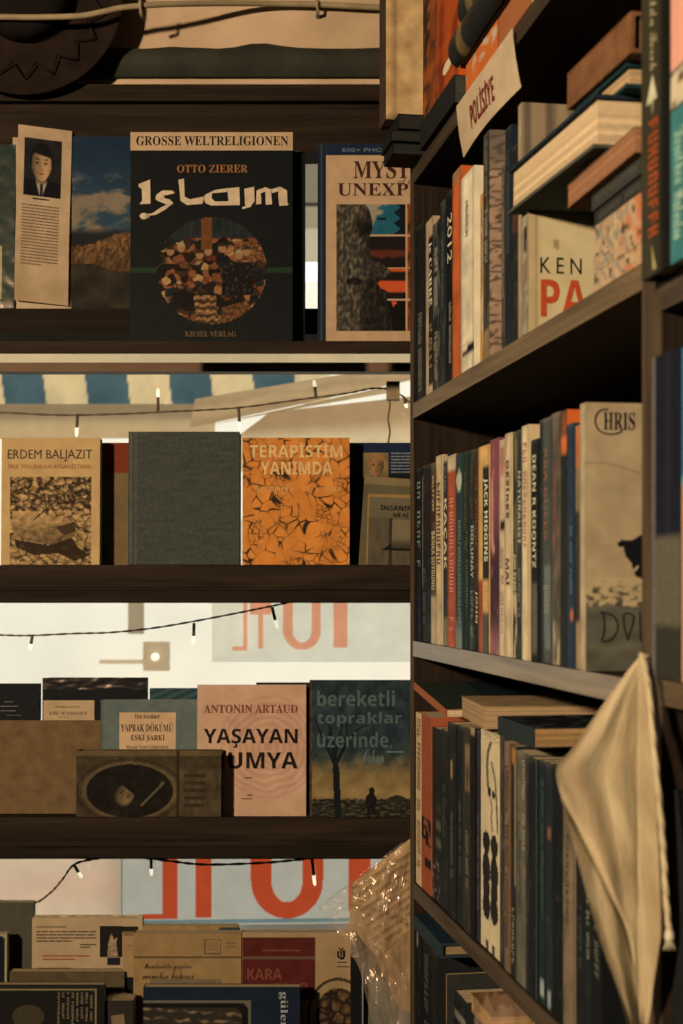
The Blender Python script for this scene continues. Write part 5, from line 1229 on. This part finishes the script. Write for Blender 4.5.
for i, (T, ya) in enumerate(((.032, 0), (.036, .006), (.034, -.002))):
    b = flat('old_hardback', ('dark rounded leather book with tan band, lowest of three above the white sign', 'dark rounded leather book with tan band, middle of three above the white sign', 'dark rounded leather book, uppermost of three above the white sign')[i], ts0 - .006 + .012 * i, ts1 + .05, ya - .004, .13, zl, T, (28, 27, 23), group=G0, mat='leather', hard=True, page=(66, 58, 46))
    m = MB(); h = b.H
    m.grid(lambda u, v: (b.T / 2 - b.T * .5 * math.cos(math.pi * u), -.002 - .010 * math.sin(math.pi * u), v * h), 12, 40, lambda u, v: obs((104, 80, 48) if .80 < v < .88 else (30, 29, 25)), True)
    m.build('rounded_spine', 'leather', b.root)
    zl += T + .0006

# section sign on the front edge of that shelf
tl0, tl1 = pxt(457.5, -.003), pxt(514, -.003)
t = thing('shelf_sign', 'white paper sign with dark red capitals hung on the top shelf edge', 'sign', bp(tl0, -.003, Z1), (0, 0, BROT))
LW = tl1 - tl0; LH = .054
def sgn(u, v):                      # u along the shelf, v upwards
    return (u * LW + (1 - v) * .004, .001 - .0022 * v + .004 * (1 - v) ** 2 - .004 * math.sin(math.pi * u) * (1 - v), -.054 + v * .050)
m = MB(); m.grid(sgn, 40, 20, lambda u, v: obs(mix((190, 156, 122), (176, 142, 108), .5 + .5 * n2(u * 5, v * 3))), True); m.build('paper', 'paper', t)
def fit(u0, u1, v0, v1):
    def f(a, b_):
        p = sgn(u0 + a * (u1 - u0), v0 + b_ * (v1 - v0)); return (p[0], p[1] - .0007, p[2])
    return f
m = MB(); put_text(m, 'POLİSİYE', 'bold', fit(.26, .68, .22, .74), obs((116, 36, 28))); m.build('lettering', 'ink', t)

# ---------------------------------------------------------------- second bookcase
GN = 'books in the second bookcase'
def near(name, lab, px0, px1, yt, z, v, col, **kw):
    t0, t1 = pxt(px0, v), pxt(px1, v); t0 = max(t0, TN + .001); H = min(pxz(yt, t0, v) - z, .235 if z < ZN2 else .252)
    return Book(name, lab, bp(t0, v, z + .0004), (0, 0, BROT), t1 - t0 - .0005, .135, H, col, group=GN, **kw)
def vfor(px, t):
    lo, hi = -.08, .05
    for _ in range(50):
        mid = (lo + hi) / 2
        if pxt(px, mid) > t: lo = mid
        else: hi = mid
    return lo
va = vfor(641.5, TN + .0005)
def olive(u, v):
    c = mix((40, 35, 23), (56, 48, 32), .5 + .5 * n2(u * 2, v * 6))
    return mix(c, (14, 14, 11), sstep(.68, .78, u))  # right part painted black for the dark gap beside the spine
H0 = ZN1 + .255
b = Book('hardback', 'tall olive spine with orange letters and white arrowheads in second bookcase', bp(TN + .0006, va, ZN1 + .0004), (0, 0, BROT), pxt(670, va) - TN - .0012, .14, .252, (48, 44, 30), spine=olive, ns=(8, 40), hard=True, mat='gloss', group=GN)
def nf(y): return (pxz(y, pxt(652, va), va) - ZN1) / b.H
b.spine_text('Selda Terek', 'script', nf(72), nf(-14), (150, 132, 96), .34, .58, name='author_name')
b.spine_marks(nf(240), nf(120), 9, (150, 66, 26), .28, .62, name='title')
def spoly(P, col, nm):
    m = MB(); m.face([(b.T * s, -.0007, b.H * nf(y)) for s, y in P], obs(col)); m.build(nm, 'ink', b.root)
spoly([(.44, 76), (.60, 103), (.22, 103)], (190, 172, 134), 'pale_arrowhead'); spoly([(.38, 103), (.48, 103), (.44, 118)], (150, 130, 96), 'pale_point'); spoly([(.40, 244), (.58, 272), (.45, 272)], (150, 130, 78), 'gold_wedge')
def teal(u, v):
    y = 288 - v * 320
    if y < 88 - 8 * u: return (206, 138, 112)
    if y < 93 - 8 * u: return (30, 66, 56)
    if y < 126: return mix((190, 164, 128), (70, 44, 34), sstep(.25, .45, n2(u * 6, y * .2)))
    if y < 129: return (60, 60, 46)
    return mix((64, 118, 112), (46, 90, 88), .5 + .5 * n2(u * 2, v * 6))
vb_ = va
b = near('paperback', 'teal and salmon pink spine at the upper right picture edge', 671, 716, -40, ZN1, vb_, (62, 112, 106), spine=teal, ns=(14, 90), mat='gloss')
def nf2(y): return (pxz(y, pxt(671, vb_), vb_) - ZN1) / b.H
b.spine_text('Dorothea', 'script', nf2(190), nf2(136), (150, 170, 140), .1, .42, name='author_name'); b.spine_text('Waterloo', 'script', nf2(244), nf2(196), (160, 176, 146), .08, .40, name='title')
b = near('hardback', 'navy spine with grey lower half standing right of the upright post', 652, 681, 359, ZN2, vfor(643, TN + .0003) + .001 if 0 else va + .006, (26, 26, 36), spine=lambda u, v: (mix((22, 22, 29), (32, 30, 38), sstep(.4, .6, u) * sstep(.7, .6, u)) if v > .43 else (84, 74, 56) if v > .17 else (46, 41, 33)) if u > .10 else (92, 80, 74), ns=(20, 40), mat='cloth', hard=True)
b.spine_marks(.3, .62, 14, (104, 92, 90), .02, .09)
b = near('paperback', 'blue and peach spine at the right picture edge, middle height', 682, 720, 349, ZN2, va + .004, (48, 92, 110), spine=lambda u, v: (46, 92, 112) if v > .62 else (176, 128, 92) if v < .58 else (120, 150, 150), ns=(4, 40), mat='gloss')
ZN3 = ZN2 - .27
for i, (a, c, y) in enumerate(((668, 690, 790), (690, 716, 780))):
    near('hardback', ('dark book in shadow behind the cord of the cream cloth', 'dark book in shadow at the right picture edge, low down')[i], a, c, y, ZN3, va + .02, (26, 24, 22), mat='cloth', hard=True)

# ---------------------------------------------------------------- hanging cloth
YP = bp(TE + .004, -.012).y
t = thing('cloth_pennant', 'pointed cream cloth with pleats hanging from the bookcase post', 'cloth', at(641, 656, YP))
O = Vector(t.location)
LE = cat([(640.5, 655), (617, 685), (590, 723), (570, 751), (556.5, 769), (562, 800), (573, 842), (589, 902), (603, 950), (616, 985), (627, 1022), (634, 1046)], 6)
RE = cat([(642, 656), (647, 690), (652.5, 745), (656, 800), (658.5, 850), (660.5, 900), (661, 932), (658, 955), (653.5, 985), (650, 1014), (645, 1046)], 6)
def cdep_(x, off): return min(YP - off, bp(pxt(x, -.010), -.010).y - off + .016)
def along(P, s):
    L_ = [0]
    for i in range(len(P) - 1): L_.append(L_[-1] + abs(P[i+1][1] - P[i][1]))
    d = s * L_[-1]
    for i in range(len(P) - 1):
        if d <= L_[i+1] or i == len(P) - 2:
            k_ = (d - L_[i]) / (L_[i+1] - L_[i] + 1e-9); return [P[i][j] + (P[i+1][j] - P[i][j]) * k_ for j in (0, 1)]
def cloth(u, v):
    l, r = along(LE, 1 - v), along(RE, 1 - v); w = sstep(1, .75, v)
    x = l[0] + (r[0] - l[0]) * u; y = l[1] + (r[1] - l[1]) * u
    d = .0011 * math.sin(u * 17 + 1.5 * n2(v * 3, u * 2)) * w + .0016 * fbm(u * 2.2, v * 3.5, 3) * w + .008 * (u - .5) ** 2
    d += .003 * sstep(.06, .0, abs((u - .28) + (v - .42) * 1.3)) * sstep(.6, .45, u)
    return at(x, y, cdep_(x, .016) + d * 1.0 - .028 * math.sin(math.pi * .5 * (1 - v)) * (1 - u)) - O
def clothc(u, v):
    k_ = .5 + .55 * fbm(u * 3 + v * 2, v * 6 + u * 3, 2, 4); c = mix((164, 128, 92), (206, 172, 128), k_)
    seam = max(sstep(.016, .004, abs(u - .74)), sstep(.016, .004, abs(u - .52 + .06 * (v - .5))))
    return obs(mix(c, (214, 182, 138), .6 * seam))
m = MB(); m.grid(cloth, 60, 120, clothc, True); m.build('cloth', 'fabric', t)
cp = cat([(641.5, 654), (644.5, 664), (649, 690), (653, 735), (657.5, 780), (661.5, 825), (664, 860), (666, 895), (668.5, 925), (669.5, 934)], 6)
m = MB()
for s in (0, 2.1, 4.2): m.tube([at(x, y, cdep_(x, .022)) - O + Vector((.0008 * math.cos(s + i * .55), .0008 * math.sin(s + i * .55), 0)) for i, (x, y) in enumerate(cp)], .0012, obs((206, 172, 130)), n=6)
m.build('cord', 'fabric', t)
m = MB(); q = at(669.5, 936, cdep_(669.5, .022)) - O; m.lathe([(.0003, -.004), (.0022, -.003), (.003, 0), (.0022, .003), (.0003, .004)], lambda x, y, h: (q.x + x, q.y + y, q.z + h), 14, obs((214, 186, 148)))
for a in (-.003, 0, .003): m.tube([q, q + Vector((a, 0, -.008))], .0007, obs((214, 186, 148)), n=5)
m.build('knot', 'fabric', t)
m = MB(); p = at(641.2, 655, YP) - O; vv_ = (at(641.2, 655, YP).xy - P0).dot(V); e = (bp(0, 1) - bp(0, 0)) * (-.0018 - vv_); m.tube([p + Vector((0, -.020, 0)), p + e], .001, n=8); m.build('nail', 'steel', t)

# ---------------------------------------------------------------- light, sky, camera
def area(name, loc, target, size, power, col):
    l = bpy.data.lights.new(name, 'AREA'); l.shape = 'DISK'; l.size = size; l.energy = power; l.color = col
    o = bpy.data.objects.new(name, l); C.objects.link(o); o.location = loc
    o.rotation_euler = (Vector(target) - Vector(loc)).to_track_quat('-Z', 'Y').to_euler(); return o
area('ceiling_lamp_light', (-1.3, -0.7, 2.02), (0.05, 1.6, 1.35), 0.15, 104, (1.0, 0.60, 0.335))
area('room_fill_light', (-0.6, -1.0, 2.4), (0, 1.6, 1.3), 1.2, 0.6, (1.0, 0.72, 0.5))
w = bpy.data.worlds.new('bright_sky'); SC.world = w; w.use_nodes = True
bg = w.node_tree.nodes['Background']; bg.inputs['Color'].default_value = (1.0, 0.97, 0.88, 1); bg.inputs['Strength'].default_value = 1.42
s = bpy.data.lights.new('sun', 'SUN'); s.energy = 1.7; s.angle = .02; s.color = (.97, 1, .93)
so = bpy.data.objects.new('sun', s); C.objects.link(so); so.rotation_euler = (math.radians(52), 0, math.radians(-18))
cam = bpy.data.cameras.new('camera'); co = bpy.data.objects.new('camera', cam); C.objects.link(co)
co.location = (0, 0, HC); co.rotation_euler = (math.pi / 2, 0, 0)
cam.sensor_fit = 'HORIZONTAL'; cam.sensor_width = 24.0; cam.lens = F / 683 * 24
cam.shift_x = (341.5 - CX) / 683; cam.shift_y = (HY - 512) / 683
cam.clip_start = 0.05
cam.dof.use_dof = True; cam.dof.focus_distance = 1.62; cam.dof.aperture_fstop = 9.0
SC.camera = co
SC.view_settings.view_transform = 'Standard'; SC.view_settings.look = 'None'
SC.view_settings.exposure = 0.0; SC.view_settings.gamma = 1.0
